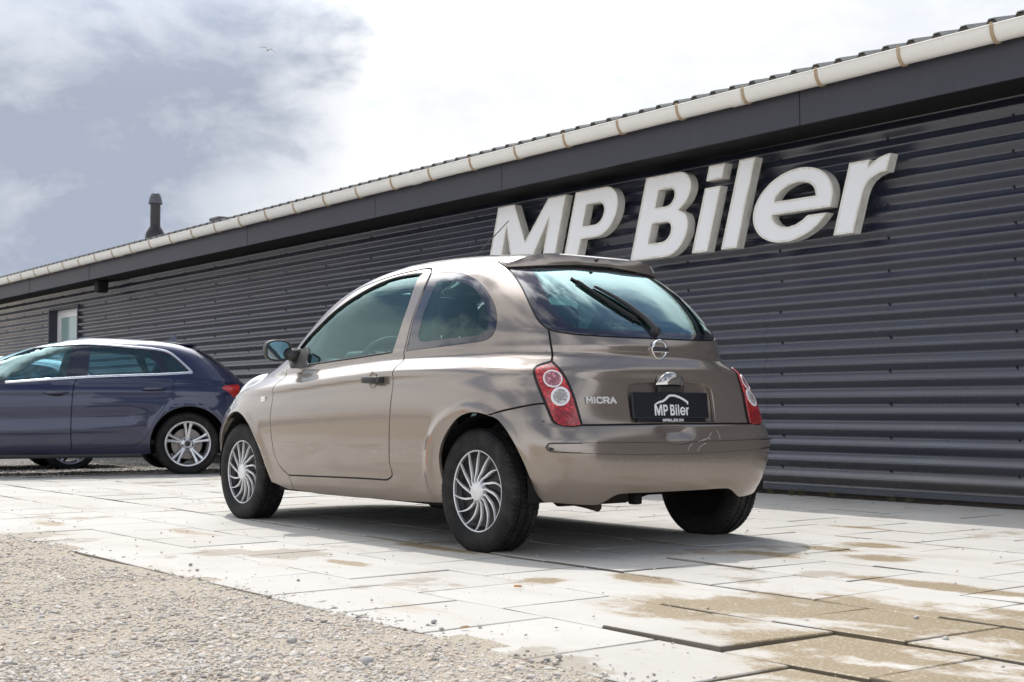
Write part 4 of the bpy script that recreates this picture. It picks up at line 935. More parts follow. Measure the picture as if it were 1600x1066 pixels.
# ------------------------------------------------------------------ the beige three-door hatchback
KM = [[0.17, 0.747, 0.415, -3.023, 5.485, 4.61], [0.24, 0.787, 0.465, -3.119, 6.255, 4.845], [0.36, 0.823, 0.499, -3.189, 7.141, 4.752], [0.5, 0.853, 0.501, -3.188, 7.376, 4.583], [0.62, 0.867, 0.455, -3.149, 6.824, 4.488], [0.74, 0.865, 0.43, -3.078, 5.525, 4.505], [0.83, 0.849, 0.417, -2.954, 4.217, 4.435], [0.9, 0.825, 0.401, -2.785, 3.528, 4.266], [0.97, 0.787, 0.379, -2.558, 3.445, 4.019], [1.04, 0.76, 0.333, -2.374, 3.805, 4.08], [1.13, 0.727, 0.239, -2.207, 4.202, 4.16], [1.23, 0.685, 0.123, -1.991, 4.468, 3.979], [1.33, 0.636, -0.003, -1.743, 4.159, 3.782], [1.395, 0.576, -0.094, -1.518, 3.533, 3.641], [1.438, 0.501, -0.19, -1.358, 2.888, 2.894], [1.465, 0.408, -0.321, -1.228, 2.275, 2.777], [1.484, 0.282, -0.522, -1.099, 2.2, 2.578], [1.497, 0.123, -0.752, -1.0, 2.2, 2.383], [1.502, 0.02, -0.88, -0.92, 2.2, 2.2]]
def zshift_m(x, Z):
    s = np.clip((-x - .5) / 1.9, 0, 1.2); s = s * s * (3 - 2 * np.minimum(s, 1)); b = np.clip((Z - .35) / .35, 0, 1) * np.clip((1.30 - Z) / .3, 0, 1); b = b * b * (3 - 2 * b); return -.075 * s * b
def detail_m(P):
    x, y, Z = P[:, 0], P[:, 1], P[:, 2]; zr = Z - zshift_m(x, Z)
    d = .0125 * np.exp(-((zr - .845) / .030) ** 2) - .0165 * np.exp(-((zr - .918) / .029) ** 2)           # rounded shoulder line
    side = np.clip((np.abs(y) - .55) / .15, 0, 1)
    for cx, R0 in ((0., .372), (-2.43, .365)):
        r = np.hypot(x - cx, Z - .285); d = d + side * .016 * np.exp(-((r - R0) / .032) ** 2) * np.clip((Z - .20) / .14, 0, 1)
    d = d - side * .006 * np.exp(-((Z - .33) / .025) ** 2) * np.clip((x + 2.05) / .25, 0, 1) * np.clip((-.42 - x) / .3, 0, 1)     # groove along the sill
    return d
MIC_LOC = (-5.102, 4.534, 0)
B = Body(KM, MIC_LOC, 0, x1=-.45, x2=-1.7, zshift=zshift_m, detail=detail_m)
mic = empty('hatchback_car', MIC_LOC); tag(mic, 'beige three-door hatchback with rust on its wheel arch, parked in front of the wall', 'car')
pad = lambda a: [tuple(p) for p in a]
door_front = B.px([(450.7, 564.4), (445.5, 577.8), (441, 590), (433.5, 598.4), (429, 609.8), (424.8, 629.4), (422.3, 648), (422, 661), (423.9, 682), (427, 702.5), (431, 717), (436, 727.5), (442, 735), (450, 741.5)], 4)
door_bot = B.px([(450, 741.5), (456, 743), (500, 744.8), (560, 747.5), (590, 749.3), (601.3, 750), (607.5, 748), (611, 743.3)], 4)
door_rear = B.px([(611, 743.3), (611, 736), (609, 725.8), (608, 715.5), (607.8, 700), (608, 670), (609.5, 639.3), (612.3, 613.4), (615, 592), (618.5, 575.5), (625.3, 566), (628, 556), (631, 548), (633.6, 540), (644, 498.5), (658.6, 459), (673.5, 426)], 4)
door_top = B.px([(674.5, 420.2), (663.8, 420), (637.6, 425.3), (611.3, 432), (585, 441.2), (558.8, 453), (532.5, 471.5), (506.3, 495), (488, 514.5), (470.5, 535), (459.5, 549), (450.7, 564.4)], 4)
door = np.concatenate([door_front[:-1], door_bot[:-1], door_rear, door_top[:-1]])
win_top = B.px([(659, 427.8), (650.7, 427.9), (624.4, 432.4), (598, 441), (572, 454), (545.7, 470), (519.4, 490), (493, 516), (480, 530), (470, 543)], 4)
win = np.concatenate([B.px([(612, 552), (637.6, 478.8)])[:], win_top, B.px([(463, 556), (458, 569), (463, 573.5), (490, 570.3), (560, 560), (590, 555.3)])])
glass_d = np.concatenate([B.px([(610.5, 549.5), (635.5, 478.8)]), B.px([(656, 431.5), (624.4, 437.5), (598, 446), (572, 458), (545.7, 473.8), (519.4, 494), (497, 517), (487, 531)], 4), B.px([(481.5, 552), (480, 565.5), (560, 556)])])
quarter = np.concatenate([B.px([(675.0, 426.3), (699.4, 425.6), (715, 426.2), (728.3, 428.9), (741.4, 435.5), (752, 444), (761, 454.5), (769, 467.5), (774.2, 480.6), (776.6, 495), (776, 508), (773, 519), (766.5, 527.5), (757, 532.5), (744, 535.2)], 4), B.px([(700, 540.8), (632.8, 549.3), (645.5, 498.5), (660, 459)])])
qglass = np.concatenate([B.px([(682.3, 440), (699.4, 438.6), (719, 441), (733.5, 446.5), (744, 454.3), (753, 467.5), (759.8, 483), (763, 499), (761, 512), (754.5, 520.5), (744, 524.6)], 4), B.px([(661, 534.4), (655.5, 532.8), (652, 526), (661, 490)])])
arch_px = B.px([(698.7, 772), (693, 755.7), (688, 736), (686.2, 715), (688.4, 700), (693, 686.4), (702, 670.7), (713.2, 657.2), (727.8, 648.5), (744, 645.8), (761.6, 649.4)], 4)
arch_px2 = B.px([(761.6, 649.4), (775, 655), (786.4, 667.3), (797.6, 684.2), (808, 704), (819, 728), (829, 754), (836, 772)], 4)
bump_seam = B.px([(761.6, 649.4), (780, 643.2), (800, 638.5), (819.7, 634.4), (839.4, 631), (852.5, 630.4)], 4)
lamp_out = B.px([(861.7, 565.5), (843.3, 571.5), (837.5, 575.5), (836, 582), (839.4, 595), (852.5, 626.7), (863, 651.6), (867.5, 658.5), (874.5, 663.6)], 5)
lamp_bot = B.px([(874.5, 663.6), (892, 666), (907.7, 664.3)], 3)
lamp_in = B.px([(907.7, 664.3), (903.8, 650.3), (894.6, 618.8), (884, 593.8), (873.5, 578), (861.7, 565.5)], 5)
gate_side = B.px([(857.3, 514.7), (861, 540), (863.3, 554.4), (861.7, 565.5)], 4)
glass_side = B.px([(779, 408.6), (791.3, 417.2), (799, 425), (808.4, 437.4), (817.6, 453), (828, 475.3), (838.6, 496.4), (848, 507.5), (857.3, 514.7)], 4)
lamp_split = int(np.argmin(np.abs(lamp_out[:, 1] - bump_seam[-1, 1])))
ZR = 1.440                                                     # roof seam height
def apillar(v, Zs):
    out = []
    for Z in Zs:
        w, xr, xf, nr, nf = [float(c) for c in B.cols(np.array(Z))]; x = B.XC - (B.XC - xf) * (1 - v ** nf) ** (1 / nf); out.append((x, -v * w, Z + float(zshift_m(np.array(x), np.array(Z)))))
    return np.array(out)
ap3 = apillar(.70, np.linspace(1.42, .985, 14)); ap = B.inv(ap3)
rs = B.slice_z(ZR, 80); rs = rs[(rs[:, 0] < glass_side_x if False else True)] if False else rs
ge = B.map(glass_side[:1])[0]
roof_l = np.array([p for p in rs if p[0] < ge[0] - .03 and p[0] > ap3[0, 0] + .03])
roof_edge = B.inv(roof_l)
sill_front = B.px([(460, 766), (455, 753), (450, 741.5)])
sill_bot = B.px([(698.7, 787.5), (637, 784.6), (560, 779), (500, 773.5), (460, 766)])
# near body side and its mirror image
side_outer = np.concatenate([sill_front[:-1], door_bot[:-1], door_rear, door_top[:-1], B.px([(450.7, 564.4)]), ap[::-1], roof_edge[::-1], glass_side, gate_side[1:], lamp_out[1:lamp_split], bump_seam[::-1], arch_px[::-1][1:], sill_bot])
sidep = panel('body_side', B, side_outer, [quarter], M['beige'], mic, .020, mirror=True, hole_gap=0., hole_rim=.02)
# door (both sides): shell, glass, seals, handle, mirror
dl, dr = panel('door', B, door, [win], M['beige'], mic, .019, mirror=True, hole_gap=0., hole_rim=.022)
ribbon('window_seal', B, win_top, .012, M['rubber'], dl, off=.0, proud=.005, mirror=dr)
ribbon('window_seal', B, np.concatenate([B.px([(612.6, 551), (640, 479), (659, 428.5)], 4)]), .006, M['rubber'], dl, off=-.006, proud=.004, mirror=dr)
ribbon('belt_seal', B, B.px([(466, 572), (490, 568.7), (560, 558.2), (611.5, 550.3)], 4), .010, M['rubber'], dl, off=-.002, proud=.006, mirror=dr)
panel('window_glass', B, inset_poly(resample(win, .03), -.006), [], M['glass'], dl, .06, off=-.008, gap=0, rim=0, mirror=dr)
ribbon('door_gap', B, np.concatenate([door_front, door_bot[1:], door_rear[1:], door_top[1:]]), .022, M['rubber'], dl, off=-.013, mirror=dr)
ribbon('gap_seal', B, np.concatenate([quarter, quarter[:1]]), .010, M['rubber'], mic, off=-.004, mirror=True)
# quarter window
qw = panel('quarter_window', B, quarter, [qglass], M['frit'], mic, .04, off=-.003, gap=.003, rim=.004, hole_gap=0., hole_rim=0, mirror=True)
for par, sgn in zip(qw, (1, -1)):
    pass
panel('pane', B, qglass, [], M['glass'], qw[0], .05, off=-.0035, gap=-.001, rim=0, mirror=qw[1])
# front wing, front bumper, bonnet, windscreen, roof
fa = [(-2.43 + .358 * math.cos(a), .282 + .362 * math.sin(a)) for a in np.linspace(R_(-8), R_(188), 34)]
fa_s = B.side(fa)
hood_l3 = []
for x, Z in ((-1.93, .978), (-2.1, .950), (-2.3, .915), (-2.5, .875), (-2.65, .835), (-2.78, .79)): hood_l3.append((x, Z))
hood_s = B.side(hood_l3)
nose_s = B.side([(-2.93, .70), (-2.99, .60), (-3.0, .45), (-2.98, .30), (-2.92, .20)])
wing = np.concatenate([B.px([(450.7, 564.4)]), door_front[1:], sill_front[::-1][1:], B.px([(452, 766)]), fa_s, B.side([(-2.80, .215), (-2.9, .21)]), nose_s[::-1], hood_s[::-1]])
panel('front_wing', B, wing, [], M['beige'], mic, .022, mirror=True)
# far corner of the nose (front bumper), out of sight of the camera
nz_ = B.inv(np.array([(p[0], p[1], p[2]) for Z in (.20, .30, .45, .60, .70) for p in [B.map(nose_s[[4 - int(round((Z - .2) / .1 * 1)) if False else 0]])[0]]]))
def front_strip(name, zs_, m):
    V = []; Fc = []; N_ = 40; cols_ = []
    for Z in zs_:
        a = B.map(B.side([(float(np.interp(Z, [.2, .3, .45, .6, .7, .79], [-2.92, -2.98, -3.0, -2.99, -2.93, -2.78])), Z)]))[0]; w, xr, xf, nr, nf = [float(c) for c in B.cols(np.array(Z - float(zshift_m(np.array(-2.9), np.array(Z)))))]
        for y in np.linspace(a[1], -a[1], N_): 
            q = min(.9999, abs(y) / w); V.append((B.XC - (B.XC - xf) * (1 - q ** nf) ** (1 / nf), y, Z))
    for j in range(len(zs_) - 1):
        for i in range(N_ - 1): Fc.append((j * N_ + i, (j + 1) * N_ + i, (j + 1) * N_ + i + 1, j * N_ + i + 1))
    return mesh_obj(name, V, Fc, m, mic, True)
front_strip('front_bumper', [.2, .25, .3, .36, .42, .48, .54, .60], M['beige']); front_strip('grille', [.60, .64, .67, .70], M['plastic'])
hl = B.map(hood_s); ce = apillar(.70, [.985])[0]
def xfz(Z): return float(B.cols(np.array(Z))[2])
hood_plan = [tuple(p[:2]) for p in hl] + [(-2.93 - .03, y) for y in np.linspace(-.5, .5, 9)] + [(p[0], -p[1]) for p in hl[::-1]] + [(-2.0 - .27 * math.cos(t), .72 * math.sin(-t) * -1 if False else .70 * math.sin(t)) for t in np.linspace(R_(75), R_(-75), 15)]
top_panel('bonnet', B, hood_plan, M['beige'], mic, .08)
tp = B.slice_z(ZR, 60, .5, 1.0); tp = tp[tp[:, 0] < ap3[0, 0] + .02]
ws = [tuple(p[:2]) for p in ap3[::-1]] + [tuple(p[:2]) for p in tp[np.abs(tp[:, 1]) < abs(ap3[0, 1])]]; ws = ws + [(p[0], -p[1]) for p in ws[::-1]]
top_panel('windscreen', B, ws, M['glass'], mic, .08)
rp_ = B.slice_z(ZR, 140, .0, 1.0); roofo = [tuple(p[:2]) for p in rp_] + [(p[0], -p[1]) for p in rp_[::-1][1:-1]]
top_panel('roof', B, roofo, M['beige'], mic, .06, zmin=1.40)
ribbon('roof_ditch', B, roof_edge, .008, M['rubber'], mic, off=.0012, mirror=True)
# rear bumper
bl = np.concatenate([bump_seam[:-1], lamp_out[lamp_split:], lamp_bot[1:]])
sc = B.sc
gate_bot = B.px([(907.7, 664.3), (930, 664.2), (960, 663.6), (1000, 663), (1045, 662)], 3); gate_bot = gate_bot[gate_bot[:, 0] < sc - .01]
zc = gate_bot[-1, 1]; gate_bot = np.concatenate([gate_bot, [[sc, zc]]])
bot_l = B.px([(836, 772), (847, 784), (858, 786.5), (897.6, 789.5), (922, 790.5), (934, 789.5), (945, 784), (956.7, 776.8), (970.7, 772.6), (1010, 771)], 4)
bot_l = bot_l[bot_l[:, 0] < sc - .02]; botc = np.array([[sc, bot_l[-1, 1]]])
right_cut = B.mirror_s(np.concatenate([bot_l[:1]]))
half = np.concatenate([botc, bot_l[::-1], arch_px2[::-1][1:], bl[1:], gate_bot[1:]])
bumper_outer = np.concatenate([half, B.mirror_s(half)[1:-1]])
def b_off(Q):
    ph = np.clip((Q[:, 0] - (B.x1 + B.RF * R_(48))) / (B.RF * R_(14)), 0, 1); ph2 = np.clip(((B.x1 + B.RF * R_(132)) - Q[:, 0]) / (B.RF * R_(14)), 0, 1); t = np.clip((.612 - Q[:, 1]) / .034, 0, 1); t = t * t * (3 - 2 * t)
    d = .020 * ph * ph2 * t
    dc = np.abs(Q[:, 0] - sc)                                        # finger hollow under the tailgate
    d = d - .020 * np.exp(-(dc / .085) ** 4) * np.exp(-((Q[:, 1] - .553) / .03) ** 2)
    # a shallow dent ring where the trim strip lies
    return d
bump = panel('rear_bumper', B, bumper_outer, [], M['beige'], mic, .017, off=b_off, he=.014, rim=.02)
strip_t = B.px([(853.5, 699), (856.5, 694.5), (862.4, 692.4), (928.5, 692.4), (1010, 691.7), (1045, 691)], 3); strip_b = B.px([(853.5, 699.3), (858, 704.5), (870, 706.2), (900.4, 707.6), (970.7, 709.3), (1045, 709.3)], 3)
st = np.concatenate([strip_t[strip_t[:, 0] < sc - .09], [[sc - .07, strip_t[-1, 1] - .002], [sc - .03, strip_t[-1, 1] - .012], [sc, strip_t[-1, 1] - .014]]]); sb = np.concatenate([strip_b[strip_b[:, 0] < sc - .01], [[sc, strip_b[-1, 1]]]])
hs = np.concatenate([sb[::-1], st]); strip = np.concatenate([hs, B.mirror_s(hs)[1:-1]])
panel('bumper_trim', B, strip, [], M['beige'], bump, .02, off=lambda Q: b_off(Q) + .0055, gap=0, rim=.012, he=.012)
ribbon('trim_gap', B, np.concatenate([strip, strip[:1]]), .0045, M['rubber'], bump, off=.0205)
M['scuff'] = mat('pale_scuff', (.44, .41, .39), .6); M['chip'] = mat('dark_chip', (.015, .014, .014), .7)
for L in ([(1068, 704), (1071, 697), (1075, 693.5)], [(1083, 705), (1088, 697), (1096, 692.5)], [(1112, 672), (1115, 678), (1117.5, 686)], [(1104, 676), (1099, 684), (1090, 689)], [(1084, 690), (1094, 686), (1103, 686)]):
    ribbon('scuff', B, B.px(L, 3), .0022, M['scuff'], bump, off=.0275)
panel('paint_chip', B, B.px([(856, 696.5), (858.5, 699), (863, 699.8), (867, 702.3), (864, 704), (858.5, 703.4)]), [], M['chip'], bump, .02, off=lambda Q: b_off(Q) + .0075, gap=0, rim=0, he=.01)
panel('paint_chip', B, B.px([(847, 658.3), (849.3, 657.2), (850.6, 658.2), (848.2, 659.4)]), [], M['chip'], bump, .02, off=.0015, gap=0, rim=0, he=.01)
# tailgate, rear glass, lamps
glass_bot = B.px([(857.3, 514.7), (872, 518.3), (898, 522.2), (937.6, 525), (980, 527.2), (1020, 528.8)], 3); glass_bot = glass_bot[glass_bot[:, 0] < sc - .01]; glass_bot = np.concatenate([glass_bot, [[sc, glass_bot[-1, 1] - .001]]])
gh = np.concatenate([glass_bot[::-1], gate_side[1:-1], lamp_in[::-1], gate_bot[1:]])
gate = np.concatenate([gh, B.mirror_s(gh)[1:-1]])
rec = B.px([(986.5, 660.5), (983, 640), (980.3, 615), (980, 607), (983.6, 601.5), (997, 598.3), (1020, 597.6), (1048, 597.4), (1072, 597.7), (1095, 599.3), (1107.5, 603.8), (1112, 612), (1115.5, 630), (1118, 658.5)], 4); rec[0, 1] = rec[-1, 1] = min(rec[0, 1], rec[-1, 1])
gz0 = rec[0, 1]
gt = panel('tailgate', B, gate, [rec], M['beige'], mic, .020, hole_gap=0., hole_rim=.030)
panel('plate_recess', B, rec, [], M['beige'], gt, .03, off=-.024, gap=-.003, rim=0)
ribbon('tailgate_gap', B, np.concatenate([gate[len(glass_bot) - 1:], gate[:1]]), .020, M['rubber'], gt, off=-.013)
top_gl = B.px([(793.5, 418), (832.5, 416.8), (872, 415.8), (905, 415.5)], 3); top_gl = top_gl[top_gl[:, 0] < sc - .01]; ztop = 1.392
top_gl = np.concatenate([top_gl, [[sc, top_gl[-1, 1]]]])
gls = glass_side[np.argmin(np.abs(glass_side[:, 1] - top_gl[0, 1])):]
gl_h = np.concatenate([top_gl[::-1], gls, glass_bot[1:]]); rear_glass = np.concatenate([gl_h, B.mirror_s(gl_h)[1:-1]])
clear_l = np.concatenate([B.px([(905, 421.0), (870, 421.0), (837, 421.5)], 3), B.px([(832, 424), (843, 440), (853.5, 462), (864, 480.6), (879.8, 499), (898, 510.8), (924.4, 514.7), (977, 516.7), (1020, 517.6)], 3)]); clear_l = clear_l[clear_l[:, 0] < sc - .01]
clear_l = np.concatenate([[[sc, clear_l[0, 1]]], clear_l, [[sc, clear_l[-1, 1]]]]); clear = np.concatenate([clear_l, B.mirror_s(clear_l)[1:-1]])
rw = panel('rear_window', B, rear_glass, [clear], M['frit'], gt, .03, off=.0005, gap=.003, rim=.006, hole_gap=0, hole_rim=0)
panel('rear_pane', B, clear, [], M['glass_rear'], mic, .05, off=.0004, gap=-.0005, rim=0)
ribbon('glass_seal', B, np.concatenate([gls, glass_bot[1:], B.mirror_s(np.concatenate([gls, glass_bot[1:]]))[1:]]), .012, M['rubber'], gt, off=-.005)
# spoiler over the glass
V = []; N_ = 61; s0 = glass_side[0, 0]; Fc = []
kk_ = int(np.argmin(np.abs(glass_side[:, 1] - top_gl[0, 1]))); lowc = np.concatenate([glass_side[:kk_], top_gl]); lowc = lowc[np.argsort(lowc[:, 0])]
tg = np.concatenate([lowc, B.mirror_s(lowc)[1:]])
ss = np.concatenate([np.linspace(lowc[0, 0] + .002, top_gl[0, 0] + .05, 12), np.linspace(top_gl[0, 0] + .06, 2 * sc - top_gl[0, 0] - .06, N_ - 24), np.linspace(2 * sc - top_gl[0, 0] - .05, 2 * sc - lowc[0, 0] - .002, 12)])
zt = np.interp(ss, tg[:, 0], tg[:, 1])
prof_rows = []
tpz = 1.452
for i, S in enumerate(ss):
    t = abs((S - sc) / (ss[-1] - sc)); e = (1 - t ** 5) ; ee = (1 - t ** 2.4)
    g0 = B.map(np.array([[S, zt[i]]]), 0.)[0]; za = min(zt[i] + .040, ZR); g1 = B.map(np.array([[S, max(za, ZR - .004)]]), .002)[0]; gr_ = B.map(np.array([[S, ZR + .010]]), -.010)[0]
    ox, dx, dy = [float(q[0]) for q in B.fan(np.array([S]))]; d = np.array([dx, dy, 0]); up = np.array([0, 0, 1.])
    lip = .015 * ee + .003; hh = max(.004, (ZR - zt[i])); fc = min(1., max(0., (1 - t) / .45)); fc = fc * fc * (3 - 2 * fc)
    rows_ = [g0 - d * .012 + up * .004 * ee, g0 + d * lip * .75 + up * (.001), g0 + d * (lip + .005 * ee) + up * .005 * ee, g0 + d * (lip + .006 * ee) + up * .012 * ee, g0 + d * (lip - .004 * ee) + up * (.010 * ee + hh * .62 * fc),
             g0 + d * (lip - .016 * ee) + up * (.010 * ee + hh * (.12 + .74 * fc)), g1 + d * (.003 * ee) + up * (.003 * ee), gr_ + up * (.001 * ee)]
    V += rows_
m_ = 8
for i in range(N_ - 1):
    for q in range(m_ - 1): Fc.append((i * m_ + q, (i + 1) * m_ + q, (i + 1) * m_ + q + 1, i * m_ + q + 1))
Vn = np.array(V)
if np.dot(np.cross(Vn[Fc[30 * 7 + 3][1]] - Vn[Fc[30 * 7 + 3][0]], Vn[Fc[30 * 7 + 3][2]] - Vn[Fc[30 * 7 + 3][1]]), [1, 0, 0]) < 0: Fc = [f[::-1] for f in Fc]
o = mesh_obj('spoiler', V, Fc, M['beige'], mic, True); o.data.set_sharp_from_angle(angle=R_(60))
c_sp = Vn[30 * m_ + 4]
bm = bmesh.new(); bmesh.ops.create_uvsphere(bm, u_segments=10, v_segments=6, radius=.011, matrix=Matrix.Translation(c_sp + np.array([.004, 0, -.008]))); bm_obj('washer_jet', bm, M['plastic'], mic, True)
# tail lamps
lamp = np.concatenate([lamp_out, lamp_bot[1:], lamp_in[1:-1]])
tl = panel('tail_lamp', B, lamp, [], M['red_lens'], mic, .02, off=.012, gap=.003, rim=.03, he=.012, mirror=True)
ribbon('lamp_edge', B, np.concatenate([lamp, lamp[:1]]), .016, M['rubber'], tl[0], off=.004, mirror=tl[1])
low = B.px([(866, 641), (897, 644), (902.5, 652), (904.5, 661), (890, 663), (876.5, 660), (869, 652)], 3)
panel('brake_lens', B, low, [], M['dark_red'], tl[0], .02, off=.0128, gap=0, rim=.002, he=.01, mirror=tl[1])
def disc(cx, cy, rx, ry, tilt=0): 
    return B.px([(cx + rx * math.cos(a) * math.cos(tilt) - ry * math.sin(a) * math.sin(tilt), cy + rx * math.cos(a) * math.sin(tilt) + ry * math.sin(a) * math.cos(tilt)) for a in np.linspace(0, 2 * math.pi, 28, endpoint=False)])
for cx, cy, rx, ry, mm, ring in ((863.7, 591.6, 15.1, 13.2, 'pink_lens', 1.8), (875.5, 619.2, 14.7, 14.9, 'clear_lens', 3.2)):
    D = disc(cx, cy, rx, ry, .35); Di = disc(cx, cy, rx - ring, ry - ring, .35)
    panel('lamp_ring', B, D, [Di], M['white_ring'], tl[0], .02, off=.0160, gap=0, rim=.005, he=.008, hole_gap=0, hole_rim=.004, mirror=tl[1])
    panel('round_lens', B, Di, [], M[mm], tl[0], .012, off=lambda Q, Di=Di: .0130 + .004 * np.clip(1 - ((Q - Di.mean(0)) ** 2).sum(1) / .0016, 0, 1), gap=0, rim=0, he=.008, mirror=tl[1])
    if mm == 'clear_lens': panel('bulb', B, disc(cx - 2, cy - 1, 6, 6.5), [], M['bulb'], tl[0], .01, off=.0175, gap=0, rim=.002, he=.006, mirror=tl[1])
# frame on the tailgate for badge, handle, plate
def on_gate(px, py, off=0.): q = B.px([(px, py)]); return B.map(q, off)[0], B.normals(q)[0]
def place(o, P, N, parent, up=(0, 0, 1)):
    z = Vector(N); x = Vector(up).cross(z).normalized(); y = z.cross(x); o.parent = parent
    o.matrix_local = Matrix.Translation(P) @ Matrix((x, y, z)).transposed().to_4x4(); return o
# round badge with a bar
P, N = on_gate(1030.4, 546.6, .004)
bd = empty('badge'); place(bd, P, N, mic)
V, Fc = lathe([(-.004, .050), (.004, .050), (.008, .046), (.008, .042), (.004, .038), (-.004, .038)], 40, 'Z'); mesh_obj('badge_ring', V, Fc, M['chrome'], bd, True)
box('badge_bar', (-.056, -.0125, -.002), (.056, .0125, .0095), M['chrome'], bd, .003)
stroke_text('badge_lettering', 'NISSAN', .013, .0165, .0026, M['plastic'], bd, (0, -.0065, .0099))
# model lettering
P, N = on_gate(939, 625.6, .0025); bl_ = empty('model_badge'); place(bl_, P, N, mic); stroke_text('model_lettering', 'MICRA', .032, .041, .0068, M['badge_silver'], bl_, (0, -.016, 0), .004)
# tailgate handle
P, N = on_gate(1045.5, 597.5, .0)
hd = empty('tailgate_handle'); place(hd, P, N, mic); hd.scale = (1.12, 1.15, 1.1)
V = []; Fc = []; nu, nv = 28, 12
for i in range(nu + 1):
    u = -1 + 2 * i / nu; hw = .082
    top = .052 * (1 - abs(u) ** 2.3) ** .8
    for j in range(nv + 1):
        v = j / nv; y = -.012 + (top + .006) * v; zz_ = .034 * math.sqrt(max(0, 1 - v ** 2.2)) * (1 - abs(u) ** 3) ** .6 + .002
        V.append((u * hw, y, zz_))
for i in range(nu):
    for j in range(nv): Fc.append((i * (nv + 1) + j, (i + 1) * (nv + 1) + j, (i + 1) * (nv + 1) + j + 1, i * (nv + 1) + j + 1))
mesh_obj('handle_grip', V, Fc, M['beige_chrome'] if 'beige_chrome' in M else M['satin_beige'], hd, True)
box('handle_recess', (-.070, -.048, -.012), (.070, -.010, .004), M['plastic'], hd, .008)
hv = [(-.086, -.05), (-.086, -.01), (-.072, .026), (-.04, .044), (0, .049), (.04, .044), (.072, .026), (.086, -.01), (.072, -.05)]
bm = bmesh.new(); tube(bm, [(x, y, .001) for x, y in catmull(hv, 5)], .0028, 6); bm_obj('handle_seal', bm, M['rubber'], hd, True)
# dealer's plate with its holder
P, N = on_gate(1048.3, 634.5, -.002); N = np.array([1, .04, N[2] * .5]); N /= np.linalg.norm(N)
pl = empty('licence_plate'); place(pl, P, N, mic)
box('plate', (-.262, -.060, -.006), (.262, .065, .006), M['plate_black'], pl, .005); box('plate_holder', (-.232, -.078, -.008), (.238, -.0605, .003), M['plate_black'], pl, .004)
def glyph_word(word, cx, base, hgt, width, z, parent):
    ks = {'M': 'M', 'P': 'P', 'B': 'B', 'i': 'i', 'l': 'l', 'e': 'e', 'r': 'r'}; x0, x1 = -10.69, -6.03
    for k, (O, H) in LET.items():
        if k not in word and k != 'dot': continue
        tr = lambda Pq: np.array([((x - (x0 + x1) / 2) / (x1 - x0) * width + cx, base + (q - 1.94) / .695 * hgt) for x, q in Pq])
        O2 = tr(O); O2 = O2 if area2(O2) > 0 else O2[::-1]; P_, T_ = cdt_fill(O2, [tr(h_) for h_ in H], 1.)
        mesh_obj('plate_letter', [(p[0], p[1], z) for p in P_], [tuple(t) for t in T_], M['badge_white'], parent)
glyph_word('MPBiler', .0, -.046, .052, .236, .0066, pl)
stroke_text('web_address', 'MPBILER.DK', .0135, .0165, .0036, M['badge_white'], pl, (.008, -.0755, .0036))
cs = [(-.118, .006), (-.105, .014), (-.085, .022), (-.060, .027), (-.045, .034), (-.028, .046), (-.015, .053), (.0, .055), (.03, .0545), (.06, .047), (.09, .036), (.112, .024), (.119, .021), (.117, .006), (.109, .007), (.108, .014), (.085, .026), (.055, .037), (.025, .044), (.0, .045), (-.012, .042), (-.025, .034), (-.040, .024), (-.058, .017), (-.082, .013), (-.102, .0065)]
P2, T2 = cdt_fill(np.array(cs)[::-1], [], .05); o = mesh_obj('car_silhouette', [(x, y, .0066) for x, y in P2], [tuple(t) for t in T2], M['badge_white'], pl)
# wiper
wi = empty('rear_wiper'); wi.parent = mic
A = on_gate(1021, 516.5, .02)[0]; E_ = on_gate(894, 432, .024)[0]; Mid = on_gate(955, 473, .030)[0]
bm = bmesh.new(); tube(bm, [tuple(p) for p in catmull([A + [.01, 0, -.012], A + [.012, 0, 0.], on_gate(1000, 502, .032)[0], Mid, on_gate(925, 453, .026)[0]], 5)], [.022] * 3 + [.021] * 3 + [.019] * 3 + [.014] * 3 + [.0115] * 3 + [.009] * 3 + [.008] * 3, 8) if False else tube(bm, [tuple(p) for p in catmull([A + [.008, 0, -.010], on_gate(1008, 503, .022)[0], on_gate(984, 483, .022)[0], on_gate(955, 463.5, .019)[0], on_gate(926, 447.5, .016)[0]], 4)], list(np.linspace(.019, .0065, 17)), 8)
bm_obj('wiper_arm', bm, M['plastic'], wi, True)
b0 = on_gate(1012, 517, .010)[0]; b1 = on_gate(892, 434.5, .010)[0]
bl2 = [on_gate(1001 + (892 - 1001) * t, 505.5 + (434.5 - 505.5) * t + 2.0 * math.sin(math.pi * t), .010)[0] for t in np.linspace(0, 1, 14)]
bm = bmesh.new(); tube(bm, [tuple(p) for p in bl2], .0062, 6); bm_obj('wiper_blade', bm, M['rubber'], wi, True)
bm = bmesh.new(); tube(bm, [tuple(p + np.array([.006, 0, .007])) for p in bl2[1:-1]], .0042, 6); bm_obj('blade_frame', bm, M['plastic'], wi, True)
bm = bmesh.new(); bmesh.ops.create_cone(bm, cap_ends=True, segments=20, radius1=.026, radius2=.020, depth=.03, matrix=Matrix.Translation(on_gate(1022, 518, .012)[0]) @ Matrix.Rotation(R_(70), 4, 'Y')); bm_obj('wiper_pivot', bm, M['plastic'], wi, True, 40)
